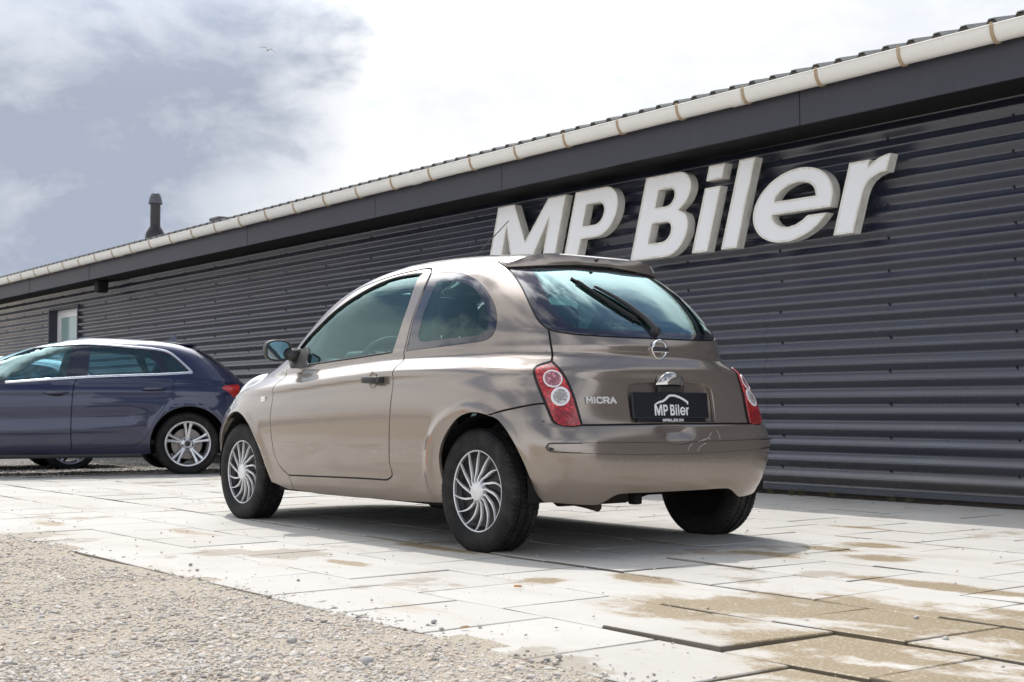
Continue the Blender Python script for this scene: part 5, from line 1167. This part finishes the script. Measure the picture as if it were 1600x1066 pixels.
# door handle
def door_handle(sgn, par):
    Q = B.px([(586.5, 594)]); P = B.map(Q, .0)[0]; h_ = empty('door_handle', (P[0], P[1] * sgn, P[2])); h_.parent = par; f = -1 * sgn
    V = []; Fc = []; nu = 22
    for i in range(nu + 1):
        u = -1 + 2 * i / nu; hh = .0165 * (1 - abs(u) ** 5) ** .5 + .002; bow = .030 * (1 - u ** 4) + .010
        for a in np.linspace(0, 2 * math.pi, 10, endpoint=False): V.append((u * .092, f * (bow + .0085 * math.cos(a)), -.002 * u + hh * math.sin(a)))
    for i in range(nu):
        for a in range(10): q = (i * 10 + a, i * 10 + (a + 1) % 10, (i + 1) * 10 + (a + 1) % 10, (i + 1) * 10 + a); Fc.append(q if f < 0 else q[::-1])
    Fc += [tuple(range(10)), tuple(nu * 10 + a for a in range(9, -1, -1))]; mesh_obj('handle_bar', V, Fc, M['plastic'], h_, True)
    V, Fc2 = lathe([(-.004, .046), (-.0045, .040), (.004, .02), (.006, .0)], 28); mesh_obj('handle_cup', [(x * .85 - .012, y * (1 if f < 0 else -1), z * .95) for x, y, z in V], Fc2 if f < 0 else [q[::-1] for q in Fc2], M['beige'], h_, True)
    box('handle_end', (.050, min(0, f * .036), -.016), (.094, max(0, f * .036), .016), M['plastic'], h_, .007)
door_handle(1, mic); door_handle(-1, mic)
# side repeater
Q = B.px([(412.5, 624)]); P = B.map(Q, .004)[0]
for sgn in (1, -1):
    o = box('side_repeater', (-.026, -.006, -.016), (.026, .006, .016), M['clear_white'], mic, .005); o.location = (P[0], P[1] * sgn, P[2])
# mirror: sail plate, arm, housing, glass
sail = B.px([(455, 574.5), (459, 549), (465, 546.5), (474, 546), (481, 541), (483, 552), (481, 565), (484, 571.5), (470, 574)])
panel('mirror_sail', B, sail, [], M['plastic'], dl, .03, off=.008, gap=0, rim=.012, mirror=dr)
ray_d = ray(438, 547.5); mh = np.array([-1.955, 0, 0])
Pm = B.hit(466, 560); 
for sgn, par in ((1, dl), (-1, dr)):
    mr = empty('side_mirror', (Pm[0] - .01, (Pm[1]) * sgn, Pm[2])); mr.parent = mic; f = -sgn
    bm = bmesh.new(); tube(bm, [(-.02, f * -.02, .01), (-.03, f * .03, .02), (-.045, f * .050, .032)], [.045, .038, .034], 10); bm_obj('mirror_arm', bm, M['plastic'], mr, True)
    V = []; Fc = []; nu, nv = 32, 10; cy_ = f * .105; W_, H_ = .078, .062
    def se(a, r): c, s_ = math.cos(a), math.sin(a); k_ = (abs(c) ** 3 + abs(s_) ** 3) ** (-1 / 3); return c * k_ * r * W_, s_ * k_ * r * H_
    prof_m = [(.84, .020), (.86, .030), (.95, .034), (1.0, .026), (1.0, .0), (.97, -.03), (.88, -.06), (.68, -.085), (.4, -.098), (0.02, -.102)]
    for r, x in prof_m:
        for a in np.linspace(0, 2 * math.pi, nu, endpoint=False): yy, z_ = se(a, r); V.append((x - .05, cy_ + yy, .042 + z_))
    for j in range(len(prof_m) - 1):
        for a in range(nu): q = (j * nu + a, j * nu + (a + 1) % nu, (j + 1) * nu + (a + 1) % nu, (j + 1) * nu + a); Fc.append(q)
    mesh_obj('mirror_housing', V, Fc, M['plastic'], mr, True)
    V = [(-.030, cy_ + se(a, .855)[0], .042 + se(a, .855)[1]) for a in np.linspace(0, 2 * math.pi, nu, endpoint=False)]; mesh_obj('mirror_glass', V, [tuple(range(nu))], M['mirror'], mr)
    mr.rotation_euler = (0, R_(4), R_(-10) * sgn)
# headlamps bulging from the wings
hp = B.hit(394, 600)
for sgn in (1, -1):
    bm = bmesh.new(); bmesh.ops.create_uvsphere(bm, u_segments=24, v_segments=14, radius=1); bm.transform(Matrix.Diagonal((.17, .095, .10, 1)))
    o = bm_obj('headlamp', bm, M['headlamp'], mic, True); o.location = (hp[0] - .045, (hp[1] + .075) * sgn, hp[2] - .055); o.rotation_euler = (0, R_(-28), R_(24) * sgn)
# wheels, arches, underside
for x, tr in ((0., .728), (-2.43, .722)):
    for sgn in (-1, 1):
        small_wheel(mic, (x, tr * sgn, .281), sgn, 0); arch_liner(mic, x, .285, .352, sgn * .775, sgn * .50, M['under'])
und = [(-2.85, .20), (-2.85, .30), (.30, .34), (.30, .24), (-.1, .20)]
bm = bmesh.new()
add_box(bm, (-1.22, 0, .245), (1.66, 1.46, .09)); o = bm_obj('floor_pan', bm, M['under'], mic)
box('front_subframe', (-2.85, -.48, .19), (-2.06, .48, .60), M['under'], mic, .03); box('boot_floor', (-.38, -.49, .27), (.40, .49, .36), M['under'], mic, .02)
box('fuel_tank', (-.62, -.45, .20), (-.10, .40, .30), M['under'], mic, .03)
bm = bmesh.new(); tube(bm, [(0, -.66, .27), (-.06, -.4, .25), (-.08, 0, .25), (-.06, .4, .25), (0, .66, .27)], .035, 10); bm_obj('rear_axle', bm, M['under'], mic, True)
bm = bmesh.new(); tube(bm, [(.16, -.44, .262), (.16, -.2, .262), (.16, -.02, .262)], .060, 14); bm_obj('silencer', bm, M['exhaust'], mic, True)
bm = bmesh.new(); tube(bm, [(.18, -.38, .23), (.34, -.42, .225), (.43, -.43, .215)], .022, 12); bm_obj('exhaust_pipe', bm, M['exhaust'], mic, True)
box('tow_eye', (.38, -.20, .215), (.43, -.15, .27), M['under'], mic, .01)
for sgn in (-1, 1):
    bm = bmesh.new(); tube(bm, [(-.05, .55 * sgn, .26), (.02, .52 * sgn, .62)], .04, 10); bm_obj('damper', bm, M['under'], mic, True)
box('sill_inner', (-2.05, -.74, .19), (-.36, -.70, .34), M['under'], mic); box('sill_inner', (-2.05, .70, .19), (-.36, .74, .34), M['under'], mic)
# interior
it = empty('interior'); it.parent = mic
box('cabin_floor', (-2.1, -.70, .30), (-.35, .70, .34), M['trim_dark'], it); box('rear_bulkhead', (-.36, -.56, .34), (.36, .56, .60), M['trim_dark'], it, .02)
for sgn in (-1, 1):
    o = box('door_card', (-1.95, sgn * .735 - .012, .36), (-.70, sgn * .735 + .012, .86), M['trim_grey'], it, .01)
    box('rear_side_trim', (-.66, sgn * .70 - .01, .40), (-.30, sgn * .70 + .01, .90), M['trim_grey'], it, .01)
dash = [(-2.02, .62), (-2.05, .90), (-1.98, .965), (-1.80, .955), (-1.62, .90), (-1.56, .82), (-1.60, .62)]
V = [(x, y, z) for y in (-.70, .70) for x, z in dash]; k = len(dash); mesh_obj('dashboard', V, [tuple(range(k)), tuple(range(k, 2 * k))[::-1]] + [(i, k + i, k + (i + 1) % k, (i + 1) % k)[::-1] for i in range(k)], M['trim_grey'], it)
rbox('instrument_hood', (-1.72, -.52, .90), (-1.52, -.20, .995), M['trim_dark'], it, bev=.04)
V = []; Fc = []
for i in range(36):
    a = 2 * math.pi * i / 36
    for j in range(8): b_ = 2 * math.pi * j / 8; r = .18 + .016 * math.cos(b_); V.append((.016 * math.sin(b_), r * math.cos(a), r * math.sin(a)))
Fc = [(i * 8 + j, i * 8 + (j + 1) % 8, ((i + 1) % 36) * 8 + (j + 1) % 8, ((i + 1) % 36) * 8 + j) for i in range(36) for j in range(8)]
sw = mesh_obj('steering_wheel', V, Fc, M['trim_dark'], it, True); sw.location = (-1.50, -.36, .905); sw.rotation_euler = (0, R_(28), 0)
o = rbox('wheel_boss', (-.03, -.075, -.075), (.03, .075, .075), M['trim_dark'], it, bev=.028); o.location = (-1.52, -.36, .905); o.rotation_euler = (0, R_(28), 0)
for a in (0, 140, 220):
    bm = bmesh.new(); tube(bm, [(0, 0, 0), (0, .17 * math.sin(R_(a + 90)), .17 * math.cos(R_(a + 90)))], .014, 6); o = bm_obj('wheel_spoke', bm, M['trim_dark'], it, True); o.location = sw.location; o.rotation_euler = sw.rotation_euler
def seat(x, y, back, head=True):
    rbox('seat_cushion', (x - .50, y - .25, .46), (x - .02, y + .25, .62), M['fabric'], it, bev=.06, rot=(0, R_(5), 0))
    rbox('seat_back', (x - .07, y - .25, .58), (x + .07, y + .25, 1.08), M['fabric'], it, bev=.065, rot=(0, R_(16), 0))
    if head:
        o = rbox('headrest', (x + .08, y - .14, 1.055), (x + .21, y + .14, 1.255), M['fabric'], it, bev=.06, rot=(0, R_(12), 0))
        bm = bmesh.new()
        for q in (-.06, .06): tube(bm, [(x + .115, y + q, 1.04), (x + .14, y + q, 1.14)], .006, 6)
        bm_obj('headrest_post', bm, M['chrome'], it)
seat(-.96, -.36, 0); seat(-.96, .36, 0)
rbox('rear_bench', (-.72, -.60, .46), (-.25, .60, .60), M['fabric'], it, bev=.05); rbox('rear_backrest', (-.30, -.58, .56), (-.17, .58, .98), M['fabric'], it, bev=.05, rot=(0, R_(16), 0))
for y in (-.33, .33):
    rbox('rear_headrest', (-.215, y - .13, .965), (-.115, y + .13, 1.115), M['fabric'], it, bev=.045, rot=(0, R_(12), 0))
box('parcel_shelf', (-.12, -.58, .915), (.24, .58, .935), M['trim_dark'], it, .004)
hlp = B.slice_z(1.40, 60); o = top_panel('headliner', B, [tuple(p[:2]) for p in B.slice_z(ZR, 60)] + [(p[0], -p[1]) for p in B.slice_z(ZR, 60)[::-1][1:-1]], M['trim_light'], it, .1, off=-.022, zmin=1.40)
for sgn in (-1, 1):
    bm = bmesh.new(); tube(bm, [(-.62, .73 * sgn, .86), (-.63, .655 * sgn, 1.12), (-.64, .56 * sgn, 1.37)], .028, 8); bm_obj('b_pillar_trim', bm, M['trim_grey'], it, True)
    bm = bmesh.new(); tube(bm, [(-.66, .60 * sgn, 1.20), (-.80, .45 * sgn, .95), (-.86, .40 * sgn, .62)], [.012, .012, .012], 4); bm_obj('seat_belt', bm, M['trim_dark'], it)
rbox('inside_mirror', (-1.49, -.10, 1.265), (-1.46, .10, 1.325), M['trim_dark'], it, bev=.012)
# aerial at the front of the roof
an = empty('aerial', (-1.22, 0, 1.47)); an.parent = mic
bm = bmesh.new(); tube(bm, [(0, 0, 0), (.05, 0, .035)], .010, 8); bm_obj('aerial_base', bm, M['plastic'], an, True)
bm = bmesh.new(); tube(bm, [(.05, 0, .035), (.42, 0, .235)], .0028, 6); bm_obj('aerial_rod', bm, M['plastic'], an)
# ------------------------------------------------------------------ the dark blue five-door hatchback, and a white one behind it
KA = [[.16, .80, .60, -3.40, 6, 4], [.26, .86, .72, -3.50, 7, 4.5], [.42, .89, .79, -3.53, 7, 4.5], [.58, .90, .79, -3.52, 6.5, 4.5], [.72, .90, .76, -3.45, 6, 4.2], [.82, .893, .72, -3.3, 5.5, 4], [.90, .875, .68, -2.9, 5, 4], [.965, .845, .62, -2.35, 4.5, 4],
      [1.04, .80, .55, -2.1, 4.3, 3.8], [1.135, .745, .44, -1.9, 4.2, 3.6], [1.23, .69, .31, -1.66, 4.2, 3.6], [1.295, .645, .19, -1.46, 4, 3.4], [1.342, .59, .05, -1.28, 3.6, 3], [1.37, .52, -.12, -1.14, 3, 2.8], [1.388, .40, -.37, -1.04, 2.6, 2.6], [1.399, .2, -.7, -.95, 2.2, 2.2], [1.402, .02, -.88, -.92, 2.2, 2.2]]
def detail_a(P):
    x, y, Z = P[:, 0], P[:, 1], P[:, 2]; d = .010 * np.exp(-((Z - .835) / .030) ** 2) - .012 * np.exp(-((Z - .90) / .03) ** 2)
    zc = .50 + .03 * np.clip((x + 1.6) / 1.2, 0, 1); d = d - .016 * np.exp(-((Z - zc - .07) / .055) ** 2) * np.clip((x + 2.3) / .2, 0, 1) * np.clip((-.35 - x) / .25, 0, 1) + .010 * np.exp(-((Z - zc + .05) / .035) ** 2) * np.clip((x + 2.3) / .2, 0, 1) * np.clip((-.45 - x) / .2, 0, 1)
    side = np.clip((np.abs(y) - .55) / .15, 0, 1)
    for cx in (0., -2.636): r = np.hypot(x - cx, Z - .312); d = d + side * .014 * np.exp(-((r - .385) / .035) ** 2)
    return d
thA = R_(74); wA = np.array([-12.95, 5.81]); locA = wA - np.array([.80 * math.sin(thA), -.80 * math.cos(thA)])
A_ = Body(KA, (locA[0], locA[1], .0), thA, x1=-.4, x2=-1.45, detail=detail_a)
aud = empty('parked_car', (locA[0], locA[1], .0), thA); tag(aud, 'dark blue five-door hatchback with chrome window line and silver alloy wheels', 'car', 'cars parked at the end of the paving')
dlo_t = A_.px([(20, 551.5), (28, 549), (56.3, 542.3), (90, 538.6), (129.5, 537.3), (169, 539.2), (211, 542.7), (242, 545.5), (262, 550), (276, 559), (290, 571.7), (299.5, 580.8)], 3)
dlo_b = A_.px([(299.5, 582.3), (253, 584.7), (169, 587.5), (112.6, 590.3), (56.3, 594), (8, 597.5)], 3)
dlo_f = A_.side([(-2.02, .955), (-1.90, 1.04), (-1.80, 1.10)])
dlo = np.concatenate([dlo_t, dlo_b, dlo_f])
dlo = dlo if True else dlo
def zat(curve, S): o_ = np.argsort(curve[:, 0]); return float(np.interp(S, curve[o_, 0], curve[o_, 1]))
seam_fr = A_.px([(121.5, 589.6), (115, 604), (112, 637.6), (110.6, 677), (112, 703.8)], 4)
seam_rr = A_.px([(263.5, 584.4), (271.5, 592), (273, 598), (270, 612), (259, 633.4), (242, 657), (228, 682.7), (219, 692), (208, 696.8)], 4)
rd_bot = A_.px([(208, 696.8), (157.6, 700.4), (112, 703.8)], 2)
bt = dlo_b[(dlo_b[:, 0] > seam_fr[0, 0]) & (dlo_b[:, 0] < seam_rr[0, 0])]
rear_door = np.concatenate([seam_fr, rd_bot[::-1][1:], seam_rr[::-1][1:], bt])
fd_front = A_.side([(-2.03, .94), (-2.07, .80), (-2.09, .60), (-2.06, .40), (-2.0, .345)])
zbf = seam_fr[-1, 1]; fd_bot = np.array([[-1.9, zbf - .012], [-1.6, zbf - .008]])
bf = dlo_b[dlo_b[:, 0] < seam_fr[0, 0]]
front_door = np.concatenate([fd_front, fd_bot, seam_fr[::-1], bf])
ar = [(.0 + .372 * math.cos(a), .315 + .368 * math.sin(a)) for a in np.linspace(R_(196), R_(-16), 34)]; ar_s = A_.side(ar)
af = [(-2.636 + .372 * math.cos(a), .315 + .368 * math.sin(a)) for a in np.linspace(R_(196), R_(-16), 34)]; af_s = A_.side(af)
scA = A_.sc; ZRA = 1.366
rsA = A_.slice_z(ZRA, 90)
def apA(v, Zs):
    out = []
    for Z in Zs: w, xr, xf, nr, nf = [float(c) for c in A_.cols(np.array(Z))]; out.append((A_.XC - (A_.XC - xf) * (1 - v ** nf) ** (1 / nf), -v * w, Z))
    return np.array(out)
apa3 = apA(.72, np.linspace(1.35, .99, 10)); apa = A_.inv(apa3)
hg = A_.inv(np.array([(.045, -.47, 1.345)])); 
hatch_side = A_.px([(303, 549.5), (318, 556), (335, 566.5), (350, 576.5), (362, 583.5)], 3)
roofA = np.array([p for p in rsA if apa3[0, 0] + .03 < p[0] < A_.map(hatch_side[:1])[0][0] - .05]); roofA_s = A_.inv(roofA)
cowl = A_.side([(-2.2, .955), (-2.6, .90), (-3.0, .835), (-3.3, .74)]); nose = A_.side([(-3.34, .6), (-3.34, .4), (-3.25, .22)])
outer = np.concatenate([A_.side([(-2.24, .20), (-1.6, .195), (-.9, .195), (-.41, .20)]), ar_s, A_.side([(.42, .20)]), [[scA - .35, .235], [scA, .24], [scA, .955]], [[scA - .3, .957], [scA - .5, .958]], hatch_side[::-1], roofA_s, apa, cowl, nose, A_.side([(-3.05, .21)]), af_s])
bs = panel('body_side', A_, outer, [dlo, rear_door, front_door], M['blue'], aud, .05, mirror=True, he=.03, hole_gap=0., hole_rim=.015)
d1 = panel('door', A_, rear_door, [], M['blue'], aud, .045, mirror=True, he=.03, gap=.0045); d2 = panel('door', A_, front_door, [], M['blue'], aud, .045, mirror=True, he=.03, gap=.0045)
for dd, cv in ((d1, rear_door), (d2, front_door)): ribbon('door_gap', A_, np.concatenate([cv, cv[:1]]), .03, M['rubber'], dd[0], off=-.014, mirror=dd[1])
# glazing
gf = np.concatenate([inset_poly(resample(np.concatenate([dlo_f, dlo_t[dlo_t[:, 0] < A_.px([(117, 541)])[0, 0]], A_.px([(117, 541), (104, 590)]), bf[bf[:, 0] < A_.px([(104, 590)])[0, 0]]]), .03), .016)])
gr2 = A_.px([(142, 541.5), (169, 543), (211, 546), (232.5, 548.2), (255.5, 581.5), (200, 584), (137, 586.4)]); gq = A_.px([(250, 551.5), (260, 553.5), (273, 561), (292, 579), (265, 581)])
wf = panel('window_frame', A_, dlo, [gf, gr2, gq], M['frit'], aud, .05, off=-.006, gap=0, rim=0, hole_gap=0, hole_rim=.004, mirror=True, he=.03)
for g_ in (gf, gr2, gq): panel('window_glass', A_, g_, [], M['glass_dark'], wf[0], .08, off=-.009, gap=-.004, rim=0, mirror=wf[1], he=.04)
ribbon('chrome_trim', A_, np.concatenate([dlo_t, dlo_b]), .021, M['satin'], aud, off=.0, proud=.006, mirror=True)
# roof, bonnet, screens, tailgate glass, spoiler
rpA = A_.slice_z(ZRA, 120); top_panel('roof', A_, [tuple(p[:2]) for p in rpA] + [(p[0], -p[1]) for p in rpA[::-1][1:-1]], M['blue'], aud, .08, zmin=1.33)
wsA = [tuple(p[:2]) for p in apa3[::-1]] + [tuple(p[:2]) for p in A_.slice_z(ZRA, 60, .5, 1.) if p[0] < apa3[0, 0] + .02 and abs(p[1]) < abs(apa3[0, 1])]; wsA = wsA + [(p[0], -p[1]) for p in wsA[::-1]]; top_panel('windscreen', A_, wsA, M['glass_dark'], aud, .1)
hA = A_.map(cowl); hpl = [(apa3[-1, 0], apa3[-1, 1])] + [tuple(p[:2]) for p in hA] + [(p[0], -p[1]) for p in hA[::-1]] + [(apa3[-1, 0], -apa3[-1, 1])] + [(-2.0 - .28 * math.cos(t), .6 * math.sin(t)) for t in np.linspace(R_(80), R_(-80), 11)]; top_panel('bonnet', A_, hpl, M['blue'], aud, .12)
hg_o = np.concatenate([hatch_side, [[scA - .5, .962], [scA, .962], [scA, 1.325], [scA - .45, 1.33]]]); panel('rear_window', A_, hg_o, [], M['frit'], aud, .05, off=-.002, gap=0, rim=0, mirror=True, he=.03)
V = []; Fc = []
for S in np.linspace(hatch_side[0, 0] - .02, 2 * scA - hatch_side[0, 0] + .02, 31):
    ox, dx, dy = [float(q[0]) for q in A_.fan(np.array([S]))]; d = np.array([dx, dy, 0]); g0 = A_.map(np.array([[S, 1.318]]))[0]; g1 = A_.map(np.array([[S, 1.362]]), -.08)[0]; t = abs(S - scA) / (scA - hatch_side[0, 0] + .02); e = (1 - t ** 6)
    V += [g0, g0 + d * (.045 * e + .005) + [0, 0, .004], g0 + d * (.055 * e + .005) + [0, 0, .016], g1 + [0, 0, .012]]
Fc = [(i * 4 + q, (i + 1) * 4 + q, (i + 1) * 4 + q + 1, i * 4 + q + 1) for i in range(30) for q in range(3)]; mesh_obj('spoiler', V, Fc, M['blue'], aud, True)
lamp_a = A_.px([(346.5, 606.5), (353, 602.3), (366, 601.3), (374, 602), (372, 611), (367, 620.5), (362, 618.5), (355.5, 612.8)], 3)
panel('tail_lamp', A_, lamp_a, [], M['red_lens'], aud, .03, off=.008, gap=0, rim=.02, he=.015, mirror=True)
bl_a = np.array([[scA - .50, .28], [scA, .27], [scA, .46], [scA - .42, .46]]); panel('rear_diffuser', A_, bl_a, [], M['plastic'], aud, .05, off=.006, gap=0, rim=.01, mirror=True)
for px, par in (((88, 614.5), 0), ((240, 608.5), 1)):
    P = A_.map(A_.px([px]))[0]
    for sgn in (1, -1):
        hh = empty('door_handle', (P[0], P[1] * sgn, P[2])); hh.parent = aud
        bm = bmesh.new(); tube(bm, [(-.115, 0, .0), (-.09, -.030 * sgn, .001), (0, -.040 * sgn, .003), (.09, -.030 * sgn, .004), (.115, 0, .003)], [.006, .013, .0145, .013, .006], 8); bm_obj('handle_bar', bm, M['blue'], hh, True)
        V, Fc = lathe([(-.004, .075), (-.003, .06), (.0, .0)], 24); mesh_obj('handle_cup', [(x, y * sgn, z * .36 - .004) for x, y, z in V], Fc if sgn > 0 else [f[::-1] for f in Fc], M['rubber'], hh, True)
box('sill_trim', (-2.2, -.835, .175), (-.44, .835, .235), M['plastic'], aud, .02)
for x in (0., -2.636):
    for sgn in (-1, 1): alloy_wheel(aud, (x, .775 * sgn, .308), sgn); arch_liner(aud, x, .315, .362, sgn * .82, sgn * .50, M['under'])
box('floor_pan', (-3.1, -.60, .20), (.45, .60, .34), M['under'], aud, .03)
bm = bmesh.new()
for k in range(4): pass
bm.free()
fn = [(-.02, 0), (.12, 0), (.115, .012), (.10, .060), (.085, .062), (.03, .018)]
V = [(x, y * (1 - z * 9), z) for y in (-.016, .016) for x, z in fn]; k = len(fn); P = np.array([-.12, 0, 1.392]); mesh_obj('roof_aerial', [(v[0] + P[0], v[1], v[2] + P[2]) for v in V], [tuple(range(k)), tuple(range(k, 2 * k))[::-1]] + [(i, k + i, k + (i + 1) % k, (i + 1) % k)[::-1] for i in range(k)], M['blue'], aud)
ia = empty('interior'); ia.parent = aud
for y in (-.38, .38):
    for x in (-1.15, -.30):
        rbox('seat_back', (x - .07, y - .25, .5), (x + .07, y + .25, .98), M['fabric'], ia, bev=.06, rot=(0, R_(16), 0)); rbox('headrest', (x + .10, y - .12, 1.00), (x + .19, y + .12, 1.15), M['fabric'], ia, bev=.04, rot=(0, R_(12), 0)); rbox('seat_cushion', (x - .5, y - .25, .38), (x - .04, y + .25, .52), M['fabric'], ia, bev=.05)
box('cabin_floor', (-2.2, -.72, .30), (-.3, .72, .345), M['trim_dark'], ia); box('dashboard', (-2.1, -.72, .55), (-1.72, .72, .93), M['trim_dark'], ia, .05); box('parcel_shelf', (-.15, -.62, .90), (.45, .62, .92), M['trim_dark'], ia)
# the white one
def copy_tree(o, parent=None):
    c = o.copy(); COL.objects.link(c); c.parent = parent
    for ch in list(o.children): copy_tree(ch, c)
    return c
wc = copy_tree(aud); wc.name = 'parked_car'
wc.location = (-17.05, 5.92, -.085); wc.rotation_euler = (0, 0, R_(80)); tag(wc, 'white hatchback standing mostly hidden behind the dark blue one', 'car', 'cars parked at the end of the paving')
def repaint(o):
    for ch in o.children:
        for s_ in ch.material_slots:
            if s_.material == M['blue']: s_.link = 'OBJECT'; s_.material = M['white_paint']
        repaint(ch)
repaint(wc)

# ------------------------------------------------------------------ small things
# gull
gl_ = empty('gull', tuple(CAM + ray(418, 79) * 85)); tag(gl_, 'small gull gliding in the sky above the roof', 'bird')
M['gull'] = mat('gull_grey', (.30, .32, .35), .8)
bm = bmesh.new(); bmesh.ops.create_uvsphere(bm, u_segments=12, v_segments=8, radius=1); bm.transform(Matrix.Diagonal((.21, .06, .055, 1)))
for v in bm.verts:
    if v.co.x > .05: v.co.y *= .7; v.co.z *= .7
L_, R2 = (-RT), RT
def wing(sg):
    V = []
    for t, up, ch, bk in ((0, .02, .10, 0), (.3, .14, .10, -.02), (.62, .10, .075, .03), (1, .02, .02, .12)): V += [(-ch + bk, sg * t * .55, up), (ch * .3 + bk, sg * t * .55, up + .012), (ch + bk, sg * t * .55, up)]
    return V, [(i * 3 + q, i * 3 + q + 1, (i + 1) * 3 + q + 1, (i + 1) * 3 + q) for i in range(3) for q in range(2)]
for v, f in (wing(1), wing(-1)): 
    i0 = [bm.verts.new(p) for p in v]
    for q in f: bm.faces.new([i0[k] for k in q])
o = bm_obj('gull_body', bm, M['gull'], gl_, True); gl_.rotation_euler = (R_(18), 0, R_(150))
# weeds along the foot of the wall
M['weed'] = mat('dry_weed', (.10, .10, .045), .9)
for k, (px, py) in enumerate(((1235, 775), (1252, 776), (1300, 779), (1205, 772), (1420, 787), (1392, 785))):
    P = ground_pt(px, py); w_ = random.Random(k); bm = bmesh.new()
    for q in range(16):
        a = w_.uniform(0, 6.28); l = w_.uniform(.03, .075); b = Vector((w_.uniform(-.02, .02), w_.uniform(-.02, .02), 0)); d = Vector((math.cos(a) * .6, math.sin(a) * .6, 1)) * l; s_ = Vector((-math.sin(a), math.cos(a), 0)) * .0022
        vs = [bm.verts.new(b - s_), bm.verts.new(b + s_), bm.verts.new(b + d * .6 + s_ * .7), bm.verts.new(b + d * 1. + Vector((0, 0, -.01))), bm.verts.new(b + d * .6 - s_ * .7)]; bm.faces.new(vs)
    o = bm_obj('weed_tuft', bm, M['weed']); o.location = (P[0], min(P[1], YW - .05), .004); tag(o, 'small dry weed tuft at the foot of the dark wall', 'weed', 'weeds along the foot of the wall')
# cigarette end, dead leaf
M['filter'] = mat('cigarette_filter', (.50, .25, .09), .9); M['paper'] = mat('cigarette_paper', (.75, .73, .68), .9)
P = ground_pt(810, 917.5, .006); cg = empty('cigarette_end', (P[0], P[1], .010)); tag(cg, 'orange cigarette end lying on a pale slab', 'cigarette end'); cg.rotation_euler = (0, 0, R_(40))
bm = bmesh.new(); tube(bm, [(-.016, 0, 0), (.012, 0, 0)], .004, 8); bm_obj('filter', bm, M['filter'], cg, True); bm = bmesh.new(); tube(bm, [(.0122, 0, 0), (.018, 0, 0)], .0039, 8); bm_obj('paper', bm, M['paper'], cg, True)
M['leaf'] = mat('dead_leaf', (.20, .12, .05), .9)
P = ground_pt(726, 982, .006); V = [(-.018, 0, .001), (-.008, .007, .006), (.008, .006, .008), (.02, 0, .004), (.008, -.007, .003), (-.008, -.006, .002)]; o = mesh_obj('dead_leaf', V, [(0, 1, 5), (1, 2, 4, 5), (2, 3, 4)], M['leaf']); o.location = (P[0], P[1], .006); o.rotation_euler = (0, 0, .8); tag(o, 'small brown dead leaf on a slab by the gravel edge', 'leaf')
# larger loose stones
for k, (px, py, s_) in enumerate(((572, 1041, .020), (456, 842 + 165, .016), (385, 835 + 100, .010), (308, 893, .011), (298, 885, .013), (678, 975, .014), (690, 986, .011), (750, 982, .010), (873, 1030, .014), (830, 1038, .012), (466, 909, .010), (1260, 973, .010), (1432, 968, .012), (1478, 1002, .014), (840, 871, .008), (333, 840, .008))):
    P = ground_pt(px, py); bm = bmesh.new(); bmesh.ops.create_icosphere(bm, subdivisions=2, radius=1)
    for v in bm.verts: v.co *= 1 + .3 * mnoise.noise(v.co * 1.2 + Vector((k * 5, 0, 0))); v.co.z *= .65
    s_ *= .72 if P[1] > 2.2 else .9; bm.transform(Matrix.Scale(s_, 4)); o = bm_obj('loose_stone', bm, M['stone'], None, k % 2 == 0); o.location = (P[0], P[1], s_ * .45 + (gz(P[0], P[1]) if P[1] < 2.2 else .003)); o.rotation_euler = (.2, .1, k)
    tag(o, 'loose grey stone bedded among the gravel pebbles' if P[1] < 2.2 else 'loose grey stone lying on a pale concrete slab', 'stone', 'loose stones in the gravel' if P[1] < 2.2 else 'loose stones on the slabs')
